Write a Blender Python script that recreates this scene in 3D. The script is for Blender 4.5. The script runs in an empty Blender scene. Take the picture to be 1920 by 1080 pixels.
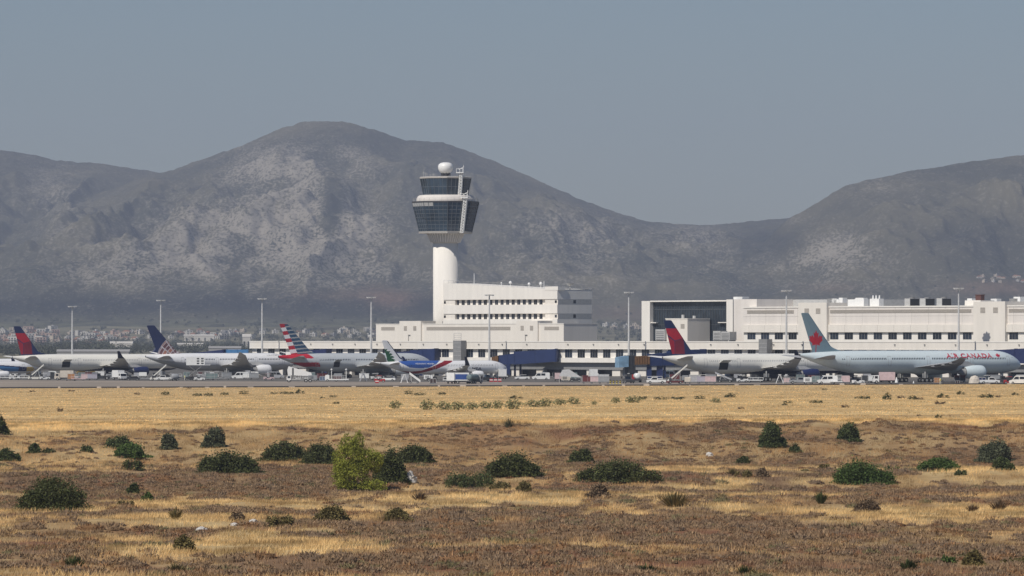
import bpy, math, random
import numpy as np
from mathutils import Vector, Matrix

random.seed(11)
RNG = np.random.default_rng(7)
SC = bpy.context.scene
COL = SC.collection
F = 10500.0            # focal length in pixels of the 1920 wide photograph
HY = 634.0             # eye level row
CAMZ = 12.0
PI = math.pi
rad = math.radians


def gz(x):
    """height of the gently tilted airfield plain"""
    return 0.0042 * (x - 76.0)


def s2l(c):
    c = c / 255.0
    return c / 12.92 if c <= 0.04045 else ((c + 0.055) / 1.055) ** 2.4


# ------------------------------------------------------------------ materials
MATS = {}


def mat(name, col, rough=0.6, metal=0.0, var=0.10, scale=1.5, spec=0.4, island=0.0, transl=0.0, attr=None, bump=0.0, vec=None, objrand=0.0):
    if name in MATS:
        return MATS[name]
    m = bpy.data.materials.new(name)
    m.use_nodes = True
    nt = m.node_tree
    b = nt.nodes['Principled BSDF']
    b.inputs['Roughness'].default_value = rough
    b.inputs['Metallic'].default_value = metal
    b.inputs['Specular IOR Level'].default_value = spec
    tc = nt.nodes.new('ShaderNodeTexCoord')
    nz = nt.nodes.new('ShaderNodeTexNoise')
    nz.inputs['Scale'].default_value = scale
    nz.inputs['Detail'].default_value = 5
    if vec:
        mp = nt.nodes.new('ShaderNodeMapping')
        mp.inputs['Scale'].default_value = vec
        nt.links.new(tc.outputs['Object'], mp.inputs['Vector'])
        nt.links.new(mp.outputs['Vector'], nz.inputs['Vector'])
    else:
        nt.links.new(tc.outputs['Object'], nz.inputs['Vector'])
    mx = nt.nodes.new('ShaderNodeMix')
    mx.data_type = 'RGBA'
    c0 = [max(0, c * (1 - var)) for c in col] + [1]
    c1 = [min(1, c * (1 + var)) for c in col] + [1]
    rmp = nt.nodes.new('ShaderNodeMapRange')
    rmp.inputs['From Min'].default_value = 0.3
    rmp.inputs['From Max'].default_value = 0.7
    nt.links.new(nz.outputs['Fac'], rmp.inputs['Value'])
    nt.links.new(rmp.outputs['Result'], mx.inputs['Factor'])
    mx.inputs['A'].default_value = c0
    mx.inputs['B'].default_value = c1
    out = mx.outputs['Result']
    if attr:
        at = nt.nodes.new('ShaderNodeAttribute')
        at.attribute_name = attr
        mm = nt.nodes.new('ShaderNodeMix')
        mm.data_type = 'RGBA'
        mm.blend_type = 'MULTIPLY'
        mm.inputs['Factor'].default_value = 1.0
        nt.links.new(out, mm.inputs['A'])
        nt.links.new(at.outputs['Color'], mm.inputs['B'])
        out = mm.outputs['Result']
    if objrand:
        oi = nt.nodes.new('ShaderNodeObjectInfo')
        h2 = nt.nodes.new('ShaderNodeHueSaturation')
        m2 = nt.nodes.new('ShaderNodeMapRange')
        m2.inputs['To Min'].default_value = 1 - objrand
        m2.inputs['To Max'].default_value = 1 + objrand
        nt.links.new(oi.outputs['Random'], m2.inputs['Value'])
        nt.links.new(m2.outputs['Result'], h2.inputs['Value'])
        nt.links.new(out, h2.inputs['Color'])
        out = h2.outputs['Color']
    if island:
        ge = nt.nodes.new('ShaderNodeNewGeometry')
        hs = nt.nodes.new('ShaderNodeHueSaturation')
        mr = nt.nodes.new('ShaderNodeMapRange')
        mr.inputs['To Min'].default_value = 1 - island
        mr.inputs['To Max'].default_value = 1 + island
        nt.links.new(ge.outputs['Random Per Island'], mr.inputs['Value'])
        nt.links.new(mr.outputs['Result'], hs.inputs['Value'])
        nt.links.new(out, hs.inputs['Color'])
        out = hs.outputs['Color']
    nt.links.new(out, b.inputs['Base Color'])
    if bump:
        bp = nt.nodes.new('ShaderNodeBump')
        bp.inputs['Strength'].default_value = bump
        nt.links.new(nz.outputs['Fac'], bp.inputs['Height'])
        nt.links.new(bp.outputs['Normal'], b.inputs['Normal'])
    if transl:
        tr = nt.nodes.new('ShaderNodeBsdfTranslucent')
        nt.links.new(out, tr.inputs['Color'])
        ms = nt.nodes.new('ShaderNodeMixShader')
        ms.inputs['Fac'].default_value = transl
        nt.links.new(b.outputs[0], ms.inputs[1])
        nt.links.new(tr.outputs[0], ms.inputs[2])
        nt.links.new(ms.outputs[0], nt.nodes['Material Output'].inputs['Surface'])
    MATS[name] = m
    return m


HALLG = mat('hall_glass', (0.030, 0.040, 0.052), 0.15, var=0.5, scale=0.4, spec=0.5)
HMULL = mat('hall_mullion', (0.065, 0.075, 0.085), 0.5)
MULL = mat('mullion_grey', (0.16, 0.18, 0.20), 0.5)
WHITE = mat('white_wall', (0.82, 0.785, 0.725), 0.85, var=0.045, scale=0.55, vec=(1, 1, .12))
CREAM = mat('cream_wall', (0.78, 0.735, 0.665), 0.85, var=0.045, scale=0.55, vec=(1, 1, .12))
PINKISH = mat('pale_wall', (0.74, 0.695, 0.645), 0.85, var=0.045, scale=0.55, vec=(1, 1, .12))
LOUVRE = mat('louvre', (0.42, 0.385, 0.34), 0.7, var=0.12, scale=2.5)
LGREY = mat('light_grey', (0.45, 0.45, 0.44), 0.6)
MGREY = mat('mid_grey', (0.25, 0.25, 0.25), 0.6)
DGREY = mat('dark_grey', (0.07, 0.07, 0.075), 0.6)
BLACK = mat('black', (0.015, 0.015, 0.016), 0.5)
RUBBER = mat('rubber', (0.02, 0.02, 0.02), 0.9)
GLASS = mat('dark_glass', (0.014, 0.020, 0.032), 0.12, var=0.5, scale=0.5, spec=0.5, objrand=0.7)  # random tint per pane imitates differing reflections
TGLASS = mat('tower_glass', (0.035, 0.058, 0.085), 0.12, var=0.65, scale=0.16, spec=0.6)  # broad tint noise imitates uneven reflections over the tower panes
NAVY = mat('navy_paint', (0.017, 0.028, 0.10), 0.45, var=0.06)
NAVYD = mat('navy_dark', (0.012, 0.016, 0.055), 0.4)
BRIDGE = mat('bridge_blue', (0.014, 0.030, 0.105), 0.5, var=0.12, scale=0.5)
BRIDGEL = mat('bridge_light', (0.22, 0.36, 0.50), 0.35, var=0.2, scale=0.8)
BROWN = mat('bellows_brown', (0.17, 0.085, 0.03), 0.8, var=0.3, scale=3)
BRICKBR = mat('chimney_brown', (0.12, 0.055, 0.045), 0.8)
METAL = mat('galvanised', (0.50, 0.51, 0.52), 0.45, 0.3)
POLE = mat('mast_grey', (0.60, 0.60, 0.59), 0.5)
VWHITE = mat('vehicle_white', (0.82, 0.82, 0.80), 0.35, var=0.05)
VGREY = mat('vehicle_grey', (0.32, 0.33, 0.34), 0.4)
VSILV = mat('vehicle_silver', (0.52, 0.52, 0.53), 0.4, 0.3)
VRED = mat('vehicle_red', (0.42, 0.03, 0.03), 0.4)
VBLUE = mat('vehicle_blue', (0.04, 0.09, 0.30), 0.4)
VDARK = mat('vehicle_dark', (0.05, 0.052, 0.055), 0.45)
VMAROON = mat('vehicle_maroon', (0.13, 0.03, 0.03), 0.6)
VORANGE = mat('vehicle_orange', (0.42, 0.20, 0.08), 0.6)
VPINK = mat('curtain_pink', (0.62, 0.47, 0.47), 0.7)
VLILAC = mat('curtain_lilac', (0.42, 0.40, 0.46), 0.7)
VTEAL = mat('vehicle_teal', (0.16, 0.21, 0.21), 0.6)
VYELL = mat('vehicle_yellow', (0.62, 0.48, 0.10), 0.5)
VCREAM = mat('tarp_cream', (0.62, 0.56, 0.48), 0.8)
VTARP = mat('tarp_grey', (0.40, 0.40, 0.40), 0.8)
LAMPG = mat('lamp_glass', (0.7, 0.7, 0.68), 0.2)


# ------------------------------------------------------------------ mesh helpers
class MB:
    def __init__(self):
        self.v, self.f, self.m = [], [], []

    def add(self, verts, faces, mi=0):
        o = len(self.v)
        self.v += [tuple(p) for p in verts]
        self.f += [tuple(i + o for i in f) for f in faces]
        self.m += [mi] * len(faces)
        return self

    def box(self, x0, x1, y0, y1, z0, z1, mi=0):
        v = [(x0, y0, z0), (x1, y0, z0), (x1, y1, z0), (x0, y1, z0), (x0, y0, z1), (x1, y0, z1), (x1, y1, z1), (x0, y1, z1)]
        return self.add(v, [(3, 2, 1, 0), (4, 5, 6, 7), (0, 1, 5, 4), (1, 2, 6, 5), (2, 3, 7, 6), (3, 0, 4, 7)], mi)

    def hexa(self, bottom, top, mi=0):
        n = len(bottom)
        f = [tuple(range(n - 1, -1, -1)), tuple(range(n, 2 * n))]
        f += [(i, (i + 1) % n, n + (i + 1) % n, n + i) for i in range(n)]
        return self.add(list(bottom) + list(top), f, mi)

    def side(self, prof, y0, y1, mi=0):
        """a side outline in x,z (counter-clockwise) given the width y0..y1"""
        return self.hexa([(x, y0, z) for x, z in prof], [(x, y1, z) for x, z in prof], mi)

    def tube(self, p0, p1, r0, r1=None, n=8, mi=0):
        r1 = r0 if r1 is None else r1
        p0, p1 = Vector(p0), Vector(p1)
        d = (p1 - p0)
        q = d.to_track_quat('Z', 'Y')
        b = [p0 + q @ Vector((r0 * math.cos(2 * PI * i / n), r0 * math.sin(2 * PI * i / n), 0)) for i in range(n)]
        t = [p1 + q @ Vector((r1 * math.cos(2 * PI * i / n), r1 * math.sin(2 * PI * i / n), 0)) for i in range(n)]
        return self.hexa(b, t, mi)

    def lathe(self, prof, c=(0, 0, 0), n=24, axis='z', mi=0, phase=0.0, caps=True):
        """prof: list of (radius, along)"""
        v, f = [], []
        for r, h in prof:
            for i in range(n):
                a = 2 * PI * i / n + phase
                if axis == 'z':
                    v.append((c[0] + r * math.cos(a), c[1] + r * math.sin(a), c[2] + h))
                else:
                    v.append((c[0] + h, c[1] + r * math.cos(a), c[2] + r * math.sin(a)))
        k = len(prof)
        for j in range(k - 1):
            for i in range(n):
                f.append((j * n + i, j * n + (i + 1) % n, (j + 1) * n + (i + 1) % n, (j + 1) * n + i))
        if caps:
            f.append(tuple(range(n - 1, -1, -1)))
            f.append(tuple((k - 1) * n + i for i in range(n)))
        return self.add(v, f, mi)

    def build(self, name, mats, parent=None, loc=(0, 0, 0), off=(0, 0, 0), smooth=False, fixn=True):
        me = bpy.data.meshes.new(name)
        vs = [(x - off[0], y - off[1], z - off[2]) for x, y, z in self.v]
        me.from_pydata(vs, [], self.f)
        if not isinstance(mats, (list, tuple)):
            mats = [mats]
        for m in mats:
            me.materials.append(m)
        me.polygons.foreach_set('material_index', self.m)
        if smooth:
            me.polygons.foreach_set('use_smooth', [True] * len(me.polygons))
        me.update()
        if fixn:
            import bmesh
            bm = bmesh.new()
            bm.from_mesh(me)
            bmesh.ops.recalc_face_normals(bm, faces=bm.faces)
            bm.to_mesh(me)
            bm.free()
        o = bpy.data.objects.new(name, me)
        COL.objects.link(o)
        o.location = loc
        if parent is not None:
            o.parent = parent
        return o


def np_mesh(name, V, Fa, mats, colors=None, colors2=None, mi=None, smooth=False, parent=None):
    me = bpy.data.meshes.new(name)
    V = np.asarray(V, dtype=np.float32)
    Fa = np.asarray(Fa, dtype=np.int32)
    k = Fa.shape[1]
    me.vertices.add(len(V))
    me.vertices.foreach_set('co', V.ravel())
    me.loops.add(Fa.size)
    me.loops.foreach_set('vertex_index', Fa.ravel())
    me.polygons.add(len(Fa))
    me.polygons.foreach_set('loop_start', np.arange(len(Fa), dtype=np.int32) * k)
    if not isinstance(mats, (list, tuple)):
        mats = [mats]
    for m in mats:
        me.materials.append(m)
    if mi is not None:
        me.polygons.foreach_set('material_index', np.asarray(mi, dtype=np.int32))
    if smooth:
        me.polygons.foreach_set('use_smooth', np.ones(len(Fa), dtype=bool))
    if colors is not None:
        a = me.color_attributes.new('Col', 'FLOAT_COLOR', 'POINT')
        c = np.ones((len(V), 4), dtype=np.float32)
        c[:, :colors.shape[1]] = colors
        a.data.foreach_set('color', c.ravel())
    if colors2 is not None:
        a = me.color_attributes.new('Col2', 'FLOAT_COLOR', 'POINT')
        c = np.ones((len(V), 4), dtype=np.float32)
        c[:, :3] = colors2
        a.data.foreach_set('color', c.ravel())
    me.update(calc_edges=True)
    o = bpy.data.objects.new(name, me)
    COL.objects.link(o)
    if parent is not None:
        o.parent = parent
    return o


def tag(o, label=None, cat=None, group=None, kind=None):
    if label:
        o['label'] = label
    if cat:
        o['category'] = cat
    if group:
        o['group'] = group
    if kind:
        o['kind'] = kind
    return o


def thing(name, label, cat, loc=(0, 0, 0), rz=0.0, group=None):
    o = bpy.data.objects.new(name, None)
    COL.objects.link(o)
    o.location = loc
    o.rotation_euler = (0, 0, rz)
    return tag(o, label, cat, group)


KIDS = {}


def kids(o):
    return [c for c in bpy.data.objects if c.parent == o]


def copy_tree(o, loc=None, rz=None, label=None, group=None, scale=None, tree=None):
    """copies a thing with its parts and their sub-parts"""
    if tree is None:
        tree = KIDS.get(o.name)
        if tree is None:
            tree = [(c, [(g, []) for g in kids(c)]) for c in kids(o)]
            KIDS[o.name] = tree

    def rec(src, par, sub):
        c = src.copy()
        COL.objects.link(c)
        if par is not None:
            c.parent = par
        for ch, gs in sub:
            rec(ch, c, gs)
        return c
    r = rec(o, None, tree)
    if loc is not None:
        r.location = loc
    if rz is not None:
        r.rotation_euler = (0, 0, rz)
    if label:
        r['label'] = label
    if group:
        r['group'] = group
    if scale is not None:
        r.scale = scale
    return r


# ------------------------------------------------------------------ noise
_T = {}


def vnoise(x, y, seed):
    if seed not in _T:
        _T[seed] = np.random.default_rng(seed).random((256, 256))
    T = _T[seed]
    xi, yi = np.floor(x).astype(np.int64), np.floor(y).astype(np.int64)
    fx, fy = x - xi, y - yi
    fx, fy = fx * fx * fx * (fx * (fx * 6 - 15) + 10), fy * fy * fy * (fy * (fy * 6 - 15) + 10)
    a, b = T[xi & 255, yi & 255], T[(xi + 1) & 255, yi & 255]
    c, d = T[xi & 255, (yi + 1) & 255], T[(xi + 1) & 255, (yi + 1) & 255]
    return (a * (1 - fx) + b * fx) * (1 - fy) + (c * (1 - fx) + d * fx) * fy


def fbm(x, y, octs, seed, gain=0.5):
    t, amp, n = 0.0, 1.0, 0.0
    for i in range(octs):
        t = t + amp * vnoise(x * 2 ** i + 17.3 * i, y * 2 ** i + 9.1 * i, seed + i)
        n += amp
        amp *= gain
    return t / n


def in_poly(x, y, poly):
    r, j = False, len(poly) - 1
    for i in range(len(poly)):
        xi, yi = poly[i]
        xj, yj = poly[j]
        if (yi > y) != (yj > y) and x < (xj - xi) * (y - yi) / (yj - yi) + xi:
            r = not r
        j = i
    return r


# ------------------------------------------------------------------ airport frame
TH = rad(33)
TB_ = rad(42)                                      # the terminal stands a little more oblique than the jets
U = np.array([math.cos(TB_), math.sin(TB_)])      # away from us, through the concourse
W = np.array([math.sin(TB_), -math.cos(TB_)])     # along the terminal, coming nearer to the right
OX, OY = 74.7, 1743.0
HS = 1743.0 / 1668.0      # building heights were read at 1668 m
RZ = -rad(48)


def hz_(z):
    return CAMZ + (z - CAMZ) * HS


def a_at(px, b=0.0):
    k = (px - 960) / F
    return (k * (OY + U[1] * b) - (OX + U[0] * b)) / (W[0] - k * W[1])


def b_at(px, a):
    k = (px - 960) / F
    return (k * (OY + W[1] * a) - (OX + W[0] * a)) / (U[0] - k * U[1])


def dist(a, b):
    return OY + U[1] * b + W[1] * a


def zrow(py, D):
    return CAMZ - (py - HY) / F * D


def world(a, b, z=0.0):
    return (OX + U[0] * b + W[0] * a, OY + U[1] * b + W[1] * a, z)


def ground_at(px, py):
    """distance at which the airfield plain shows on this row"""
    D = 1500.0
    for _ in range(30):
        D = (CAMZ - gz((px - 960) / F * D)) * F / (py - HY)
    return ((px - 960) / F * D, D, gz((px - 960) / F * D))
# ------------------------------------------------------------------ aircraft
def text_mesh(txt, size, bold=0.0, shear=0.0):
    cu = bpy.data.curves.new('lettering', 'FONT')
    cu.body = txt
    cu.size = size
    cu.offset = bold
    cu.shear = shear
    cu.space_character = 1.14 if txt.startswith('AIR') else 1.0
    cu.resolution_u = 3
    o = bpy.data.objects.new('lettering_source', cu)
    COL.objects.link(o)
    dg = bpy.context.evaluated_depsgraph_get()
    me = o.evaluated_get(dg).to_mesh()
    vs = [(v.co.x, v.co.y) for v in me.vertices]
    fs = [tuple(p.vertices) for p in me.polygons]
    bpy.data.objects.remove(o)
    bpy.data.curves.remove(cu)
    return vs, fs


LEAF = [(0, 1), (.14, .70), (.30, .80), (.24, .36), (.46, .60), (.51, .46), (.78, .50), (.68, .24), (.80, .17), (.40, -.14), (.46, -.30), (.05, -.22), (.04, -.64)]
LEAF = LEAF + [(-x, y) for x, y in reversed(LEAF[1:])]


class Plane:
    def __init__(s, C, tail_px, D, heading=TH):
        s.C = C
        s.L, s.R, s.cz = C['L'], C['R'], C['cz']
        s.ln, s.lt = 3.3 * s.R, 6.2 * s.R
        s.hd = heading
        s.u = (math.cos(heading), math.sin(heading))
        s.w = (math.sin(heading), -math.cos(heading))
        tx = (tail_px - 960) / F * D
        s.nx, s.ny = tx + (s.L - 0.4) * s.u[0], D + (s.L - 0.4) * s.u[1]
        s.g = gz(tx + 20)
        s.z = s.g

    def prof(s, t):
        R, cz, L = s.R, s.cz, s.L
        top, bot, w = cz + R, cz - R, R
        if t < s.ln:
            q = max(0.0, t / s.ln)
            zt = cz - 0.32 * R
            e = (1 - (1 - q) ** 2.1)
            top = zt + (cz + R - zt) * e ** 0.66
            bot = zt - (zt - (cz - R)) * (1 - (1 - q) ** 2.6) ** 0.55
            w = R * (1 - (1 - q) ** 2.3) ** 0.56
        elif t > L - s.lt:
            q = min(1.0, (t - (L - s.lt)) / s.lt)
            top = cz + R - 0.26 * R * q ** 2
            bot = cz - R + 1.52 * R * q ** 1.5
            w = R * (1 - 0.9 * q ** 1.75)
        return top, bot, w

    def surf(s, t, z):
        top, bot, w = s.prof(t)
        zc, h = (top + bot) / 2, max(0.02, (top - bot) / 2)
        k = max(-1, min(1, (z - zc) / h))
        return -w * math.sqrt(max(0, 1 - k * k))

    def to_sz(s, px, py, yy=None):
        """station and height of the starboard skin seen at a photo pixel"""
        yy = s.R * 0.9 if yy is None else yy
        k = (px - 960) / F
        X0, Y0 = s.nx + s.w[0] * yy, s.ny + s.w[1] * yy
        t = (X0 - k * Y0) / (s.u[0] - k * s.u[1])
        return t, zrow(py, Y0 - t * s.u[1]) - s.z

    def build(s, name, label, paint, fmats, finpaint, finmats, wingm, belly_m, engm, group, texts=(), windows=True, engl=None, cargo=(), winglet_m=None):
        C, L, R, cz = s.C, s.L, s.R, s.cz
        root = thing(name, label, 'airliner', (s.nx, s.ny, s.z), s.hd, group)
        s.root = root
        # fuselage skin, painted face by face
        st = [s.ln * (i / 22) ** 1.9 for i in range(22)]
        n = int((L - s.ln) / 0.22)
        st += [s.ln + (L - s.ln) * i / n for i in range(n + 1)]
        NA = 96
        V, Fc, MI = [], [], []
        for t in st:
            top, bot, w = s.prof(t)
            zc, h = (top + bot) / 2, (top - bot) / 2
            for i in range(NA):
                a = 2 * PI * i / NA
                V.append((-t, w * math.sin(a), zc + h * math.cos(a)))
        for j in range(len(st) - 1):
            tm = (st[j] + st[j + 1]) / 2
            for i in range(NA):
                i2 = (i + 1) % NA
                Fc.append((j * NA + i, j * NA + i2, (j + 1) * NA + i2, (j + 1) * NA + i))
                z = (V[j * NA + i][2] + V[j * NA + i2][2]) / 2
                MI.append(paint(tm, z))
        fu = np_mesh('fuselage', V, Fc, fmats, mi=MI, smooth=True, parent=root)
        cap = MB()
        k = len(st) - 1
        cap.add([V[k * NA + i] for i in range(NA)], [tuple(range(NA))])
        cap.build('exhaust_port', DGREY, fu)
        # belly fairing
        bl = MB()
        wr = C['wing'][0]
        pr = []
        for i in range(13):
            q = i / 12
            pr.append((max(0.05, math.sin(PI * q)) ** 0.5, -(wr[1] - 3) - (wr[2] + 7) * q))
        vv, ff = [], []
        for r, x in pr:
            for i in range(20):
                a = PI + PI * i / 19
                vv.append((x, R * 0.98 * r * math.cos(a), cz - R * 0.45 + (R * 0.68) * r * math.sin(a)))
        for j in range(12):
            for i in range(19):
                ff.append((j * 20 + i, j * 20 + i + 1, (j + 1) * 20 + i + 1, (j + 1) * 20 + i))
        bl.add(vv, ff)
        bl.build('belly_fairing', belly_m, root, smooth=True)
        # wings
        AF = [(0, 0), (.03, .35), (.12, .62), (.35, .75), (.65, .45), (1, .02), (.65, -.18), (.35, -.38), (.12, -.40), (.03, -.25)]

        def surface(nm, secs, sg, m, par):
            mb = MB()
            v, f = [], []
            for (y, sl, c, z, t) in secs:
                for fx, fz in AF:
                    v.append((-(sl + c * fx), sg * y, z + t * fz))
            m_ = len(AF)
            for j in range(len(secs) - 1):
                for i in range(m_):
                    f.append((j * m_ + i, j * m_ + (i + 1) % m_, (j + 1) * m_ + (i + 1) % m_, (j + 1) * m_ + i))
            f.append(tuple(range(m_)))
            f.append(tuple((len(secs) - 1) * m_ + i for i in range(m_)))
            mb.add(v, f)
            return mb.build(nm, m, par, smooth=False)
        for sg in (1, -1):
            wg = surface('wing', C['wing'], sg, wingm, root)
            for q in (0.30, 0.55, 0.75):
                secs = C['wing']
                yq = secs[0][0] + q * (secs[-1][0] - secs[0][0])
                for a_, b_ in zip(secs, secs[1:]):
                    if a_[0] <= yq <= b_[0]:
                        e = (yq - a_[0]) / (b_[0] - a_[0])
                        te = (a_[1] + a_[2]) * (1 - e) + (b_[1] + b_[2]) * e
                        zz = a_[3] * (1 - e) + b_[3] * e
                        ln_ = 0.06 * L * (1 - q * 0.5)
                        MB().lathe([(0.03, 0), (0.26, -ln_ * .3), (0.3, -ln_ * .6), (0.04, -ln_)], (-(te - ln_ * .75), sg * yq, zz - 0.35), 10, 'x').build('flap_fairing', wingm, wg, smooth=True)
            if 'winglet' in C:
                surface('winglet', C['winglet'], sg, winglet_m or wingm, root)
            surface('stabilizer', C['stab'], sg, wingm, root)
            # engine
            E = C['eng']
            r, ln_ = E['r'], E['len']
            e = MB().lathe([(r * .80, -.02 * ln_), (r * .86, 0), (r * .96, -.06 * ln_), (r, -.22 * ln_), (r * .99, -.5 * ln_), (r * .86, -.8 * ln_), (r * .74, -ln_)], (-E['s'], sg * E['y'], E['z']), 32, 'x', caps=False).build('engine', engm, root, smooth=True)
            MB().lathe([(r * .80, -.02 * ln_), (r * .76, -.16 * ln_), (.01, -.18 * ln_)], (-E['s'], sg * E['y'], E['z']), 32, 'x', caps=False).build('fan', DGREY, e)
            MB().lathe([(r * .74, -ln_ * .99), (r * .5, -ln_ * .97), (r * .46, -ln_ * 1.12), (r * .15, -ln_ * 1.35)], (-E['s'], sg * E['y'], E['z']), 24, 'x').build('exhaust_cone', MGREY, e, smooth=True)
            pz = E['z'] + r * .8
            MB().side([(-E['s'] - .25 * ln_, pz), (-E['s'] - ln_ * 1.25, pz + r * .1), (-E['s'] - ln_ * 1.5, pz + r * .75), (-E['s'] - ln_ * .8, pz + r * .7)], sg * E['y'] - .22, sg * E['y'] + .22).build('pylon', wingm, e)
        # fin: fine grid so the tail art follows the skin
        fn = C['fin']
        zt, zb = fn['top'], cz + 0.55 * R
        zr_ = cz + R
        NZ, NX = 110, 84
        V, Fc, MI = [], [], []
        for side in (-1, 1):
            o = len(V)
            for j in range(NZ + 1):
                q = j / NZ
                z = zt - (zt - zb) * q
                h = (zt - z) / (zt - zr_)
                te = fn['te'] * h
                le = fn['tipc'] + fn['le'] * h + (fn['fillet'] * max(0, (h - .86) / .14) ** 2 if h > .86 else 0)
                for i in range(NX + 1):
                    p = i / NX
                    th = 0.09 + 0.30 * q
                    y = th * min(1.0, p / .35, (1 - p) / .12)
                    V.append((-(L - 0.4) + te + (le - te) * p, side * y, z))
            for j in range(NZ):
                for i in range(NX):
                    a = o + j * (NX + 1) + i
                    Fc.append((a, a + 1, a + NX + 2, a + NX + 1))
                    xf = (V[a][0] + V[a + NX + 2][0]) / 2 + (L - 0.4)
                    zz = zt - (V[a][2] + V[a + NX + 2][2]) / 2
                    MI.append(finpaint(xf, zz, (i + .5) / NX, zz / (zt - zr_)))
        fin = np_mesh('tail_fin', V, Fc, finmats, mi=MI, parent=root)
        MB().tube((-(L - .4) + .3, 0, zt), (-(L - .4) + fn['tipc'] - .3, 0, zt), .1, .1, 8).build('fin_cap', finmats[finpaint(fn['tipc'] * .5, 0.05, .5, 0.01)], fin)
        # gear
        for (gs, gy, gr, nw) in C['gear']:
            g = MB().tube((-gs, gy, gr), (-gs, gy, cz - R * .7), .16, .2, 8)
            g.box(-gs - .9, -gs + .9, gy - .05, gy + .05, gr * 1.9, cz - R * .95) if nw > 1 else g.box(-gs - .5, -gs + .6, gy + .5, gy + .54, gr * 2.2, cz - R * .9)
            go = g.build('landing_gear', VWHITE if nw == 1 else LGREY, root)
            for i in range(nw):
                for dy in (-.55, .55):
                    x = -gs + (i - (nw - 1) / 2) * gr * 2.15
                    MB().tube((x, gy + dy - .2, gr), (x, gy + dy + .2, gr), gr, gr, 16).tube((x, gy + dy - .21, gr), (x, gy + dy + .21, gr), gr * .5, gr * .5, 12, 1).build('wheel', [RUBBER, LGREY], go)
        # glazing, doors, letters
        if windows:
            zw = cz + 0.30 * R
            w0 = MB()
            top = s.surf(L * .5, zw + .24) - .012
            bot = s.surf(L * .5, zw - .24) - .012
            w0.add([(-.15, bot, zw - .23), (.15, bot, zw - .23), (.15, top, zw + .23), (-.15, top, zw + .23)], [(0, 1, 2, 3)])
            y0 = s.surf(L * .5, zw)
            first = w0.build('cabin_window', C.get('winm', GLASS), root, fixn=False)
            sts = []
            t = C['win'][0]
            while t < C['win'][1]:
                if not any(abs(t - d) < .95 for d in C['doors']):
                    sts.append(t)
                t += C['win'][2]
            for i, t in enumerate(sts):
                o = first if i == 0 else first.copy()
                if i:
                    COL.objects.link(o)
                o.parent = root
                o.location = (-t, s.surf(t, zw) - y0, 0)
        s.cockpit(root)
        for d in C['doors']:
            s.patch('cabin_door', d - .5, d + .5, cz - .55 * R * .6, cz + R * .52, s.doorm if hasattr(s, 'doorm') else fmats[0], .02, root, frame=.09)
        for (t0, t1, z0, z1) in cargo:
            o = s.patch('cargo_hold', t0, t1, z0, z1, BLACK, .03, root)
            y = s.surf((t0 + t1) / 2, z1)
            MB().hexa([(-t0, y, z1), (-t1, y, z1), (-t1, y - .06, z1 - .05), (-t0, y - .06, z1 - .05)], [(-t0, y - 1.7, z1 + .75), (-t1, y - 1.7, z1 + .75), (-t1, y - 1.7, z1 + .68), (-t0, y - 1.7, z1 + .68)]).build('cargo_door', fmats[0], root)
        for (txt, size, t0, z, m, bold, width) in texts:
            vs, fs = text_mesh(txt, size, bold)
            x0, x1 = min(v[0] for v in vs), max(v[0] for v in vs)
            k = width / (x1 - x0)
            mb = MB()
            mb.add([(-t0 + (x - x0) * k, s.surf(t0 - (x - x0) * k, z + y) - .07, z + y) for x, y in vs], fs)
            mb.build('lettering', m, root, fixn=False)
        return root

    def patch(s, name, t0, t1, z0, z1, m, off, parent, frame=0.0):
        def grid(mb, a0, a1, b0, b1, nx=3, nz=6):
            v = [(-(a0 + (a1 - a0) * i / nx), s.surf(a0 + (a1 - a0) * i / nx, b0 + (b1 - b0) * j / nz) - off, b0 + (b1 - b0) * j / nz) for j in range(nz + 1) for i in range(nx + 1)]
            f = [(j * (nx + 1) + i + 1, j * (nx + 1) + i, (j + 1) * (nx + 1) + i, (j + 1) * (nx + 1) + i + 1) for j in range(nz) for i in range(nx)]
            mb.add(v, f)
        mb = MB()
        if frame:
            grid(mb, t0, t0 + frame, z0, z1, 1)
            grid(mb, t1 - frame, t1, z0, z1, 1)
            grid(mb, t0, t1, z1 - frame, z1, 3, 1)
            grid(mb, t0, t1, z0, z0 + frame, 3, 1)
            m = LGREY
        else:
            grid(mb, t0, t1, z0, z1)
        return mb.build(name, m, parent, fixn=False)

    def cockpit(s, root):
        mb = MB()
        R, cz = s.R, s.cz
        k = R / 3.0
        n = 10
        v, f = [], []
        t0, t1 = 2.0 * k, 4.6 * k
        for sd in (-1, 1):
            o = len(v)
            for i in range(n + 1):
                t = t0 + (t1 - t0) * i / n
                zl, zu = cz + (.28 + .10 * i / n) * R, cz + (.40 + .28 * min(1, i / n * 1.6) - .16 * max(0, i / n - .7)) * R
                for z in (zl, zu):
                    top = s.prof(t)[0]
                    z = min(z, top - .02)
                    v.append((-t, -sd * s.surf(t, z) + sd * .02, z))
            for i in range(n):
                f.append((o + 2 * i, o + 2 * i + 1, o + 2 * i + 3, o + 2 * i + 2))
        mb.add(v, f)
        mb.build('cockpit_window', GLASS, root)


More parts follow.
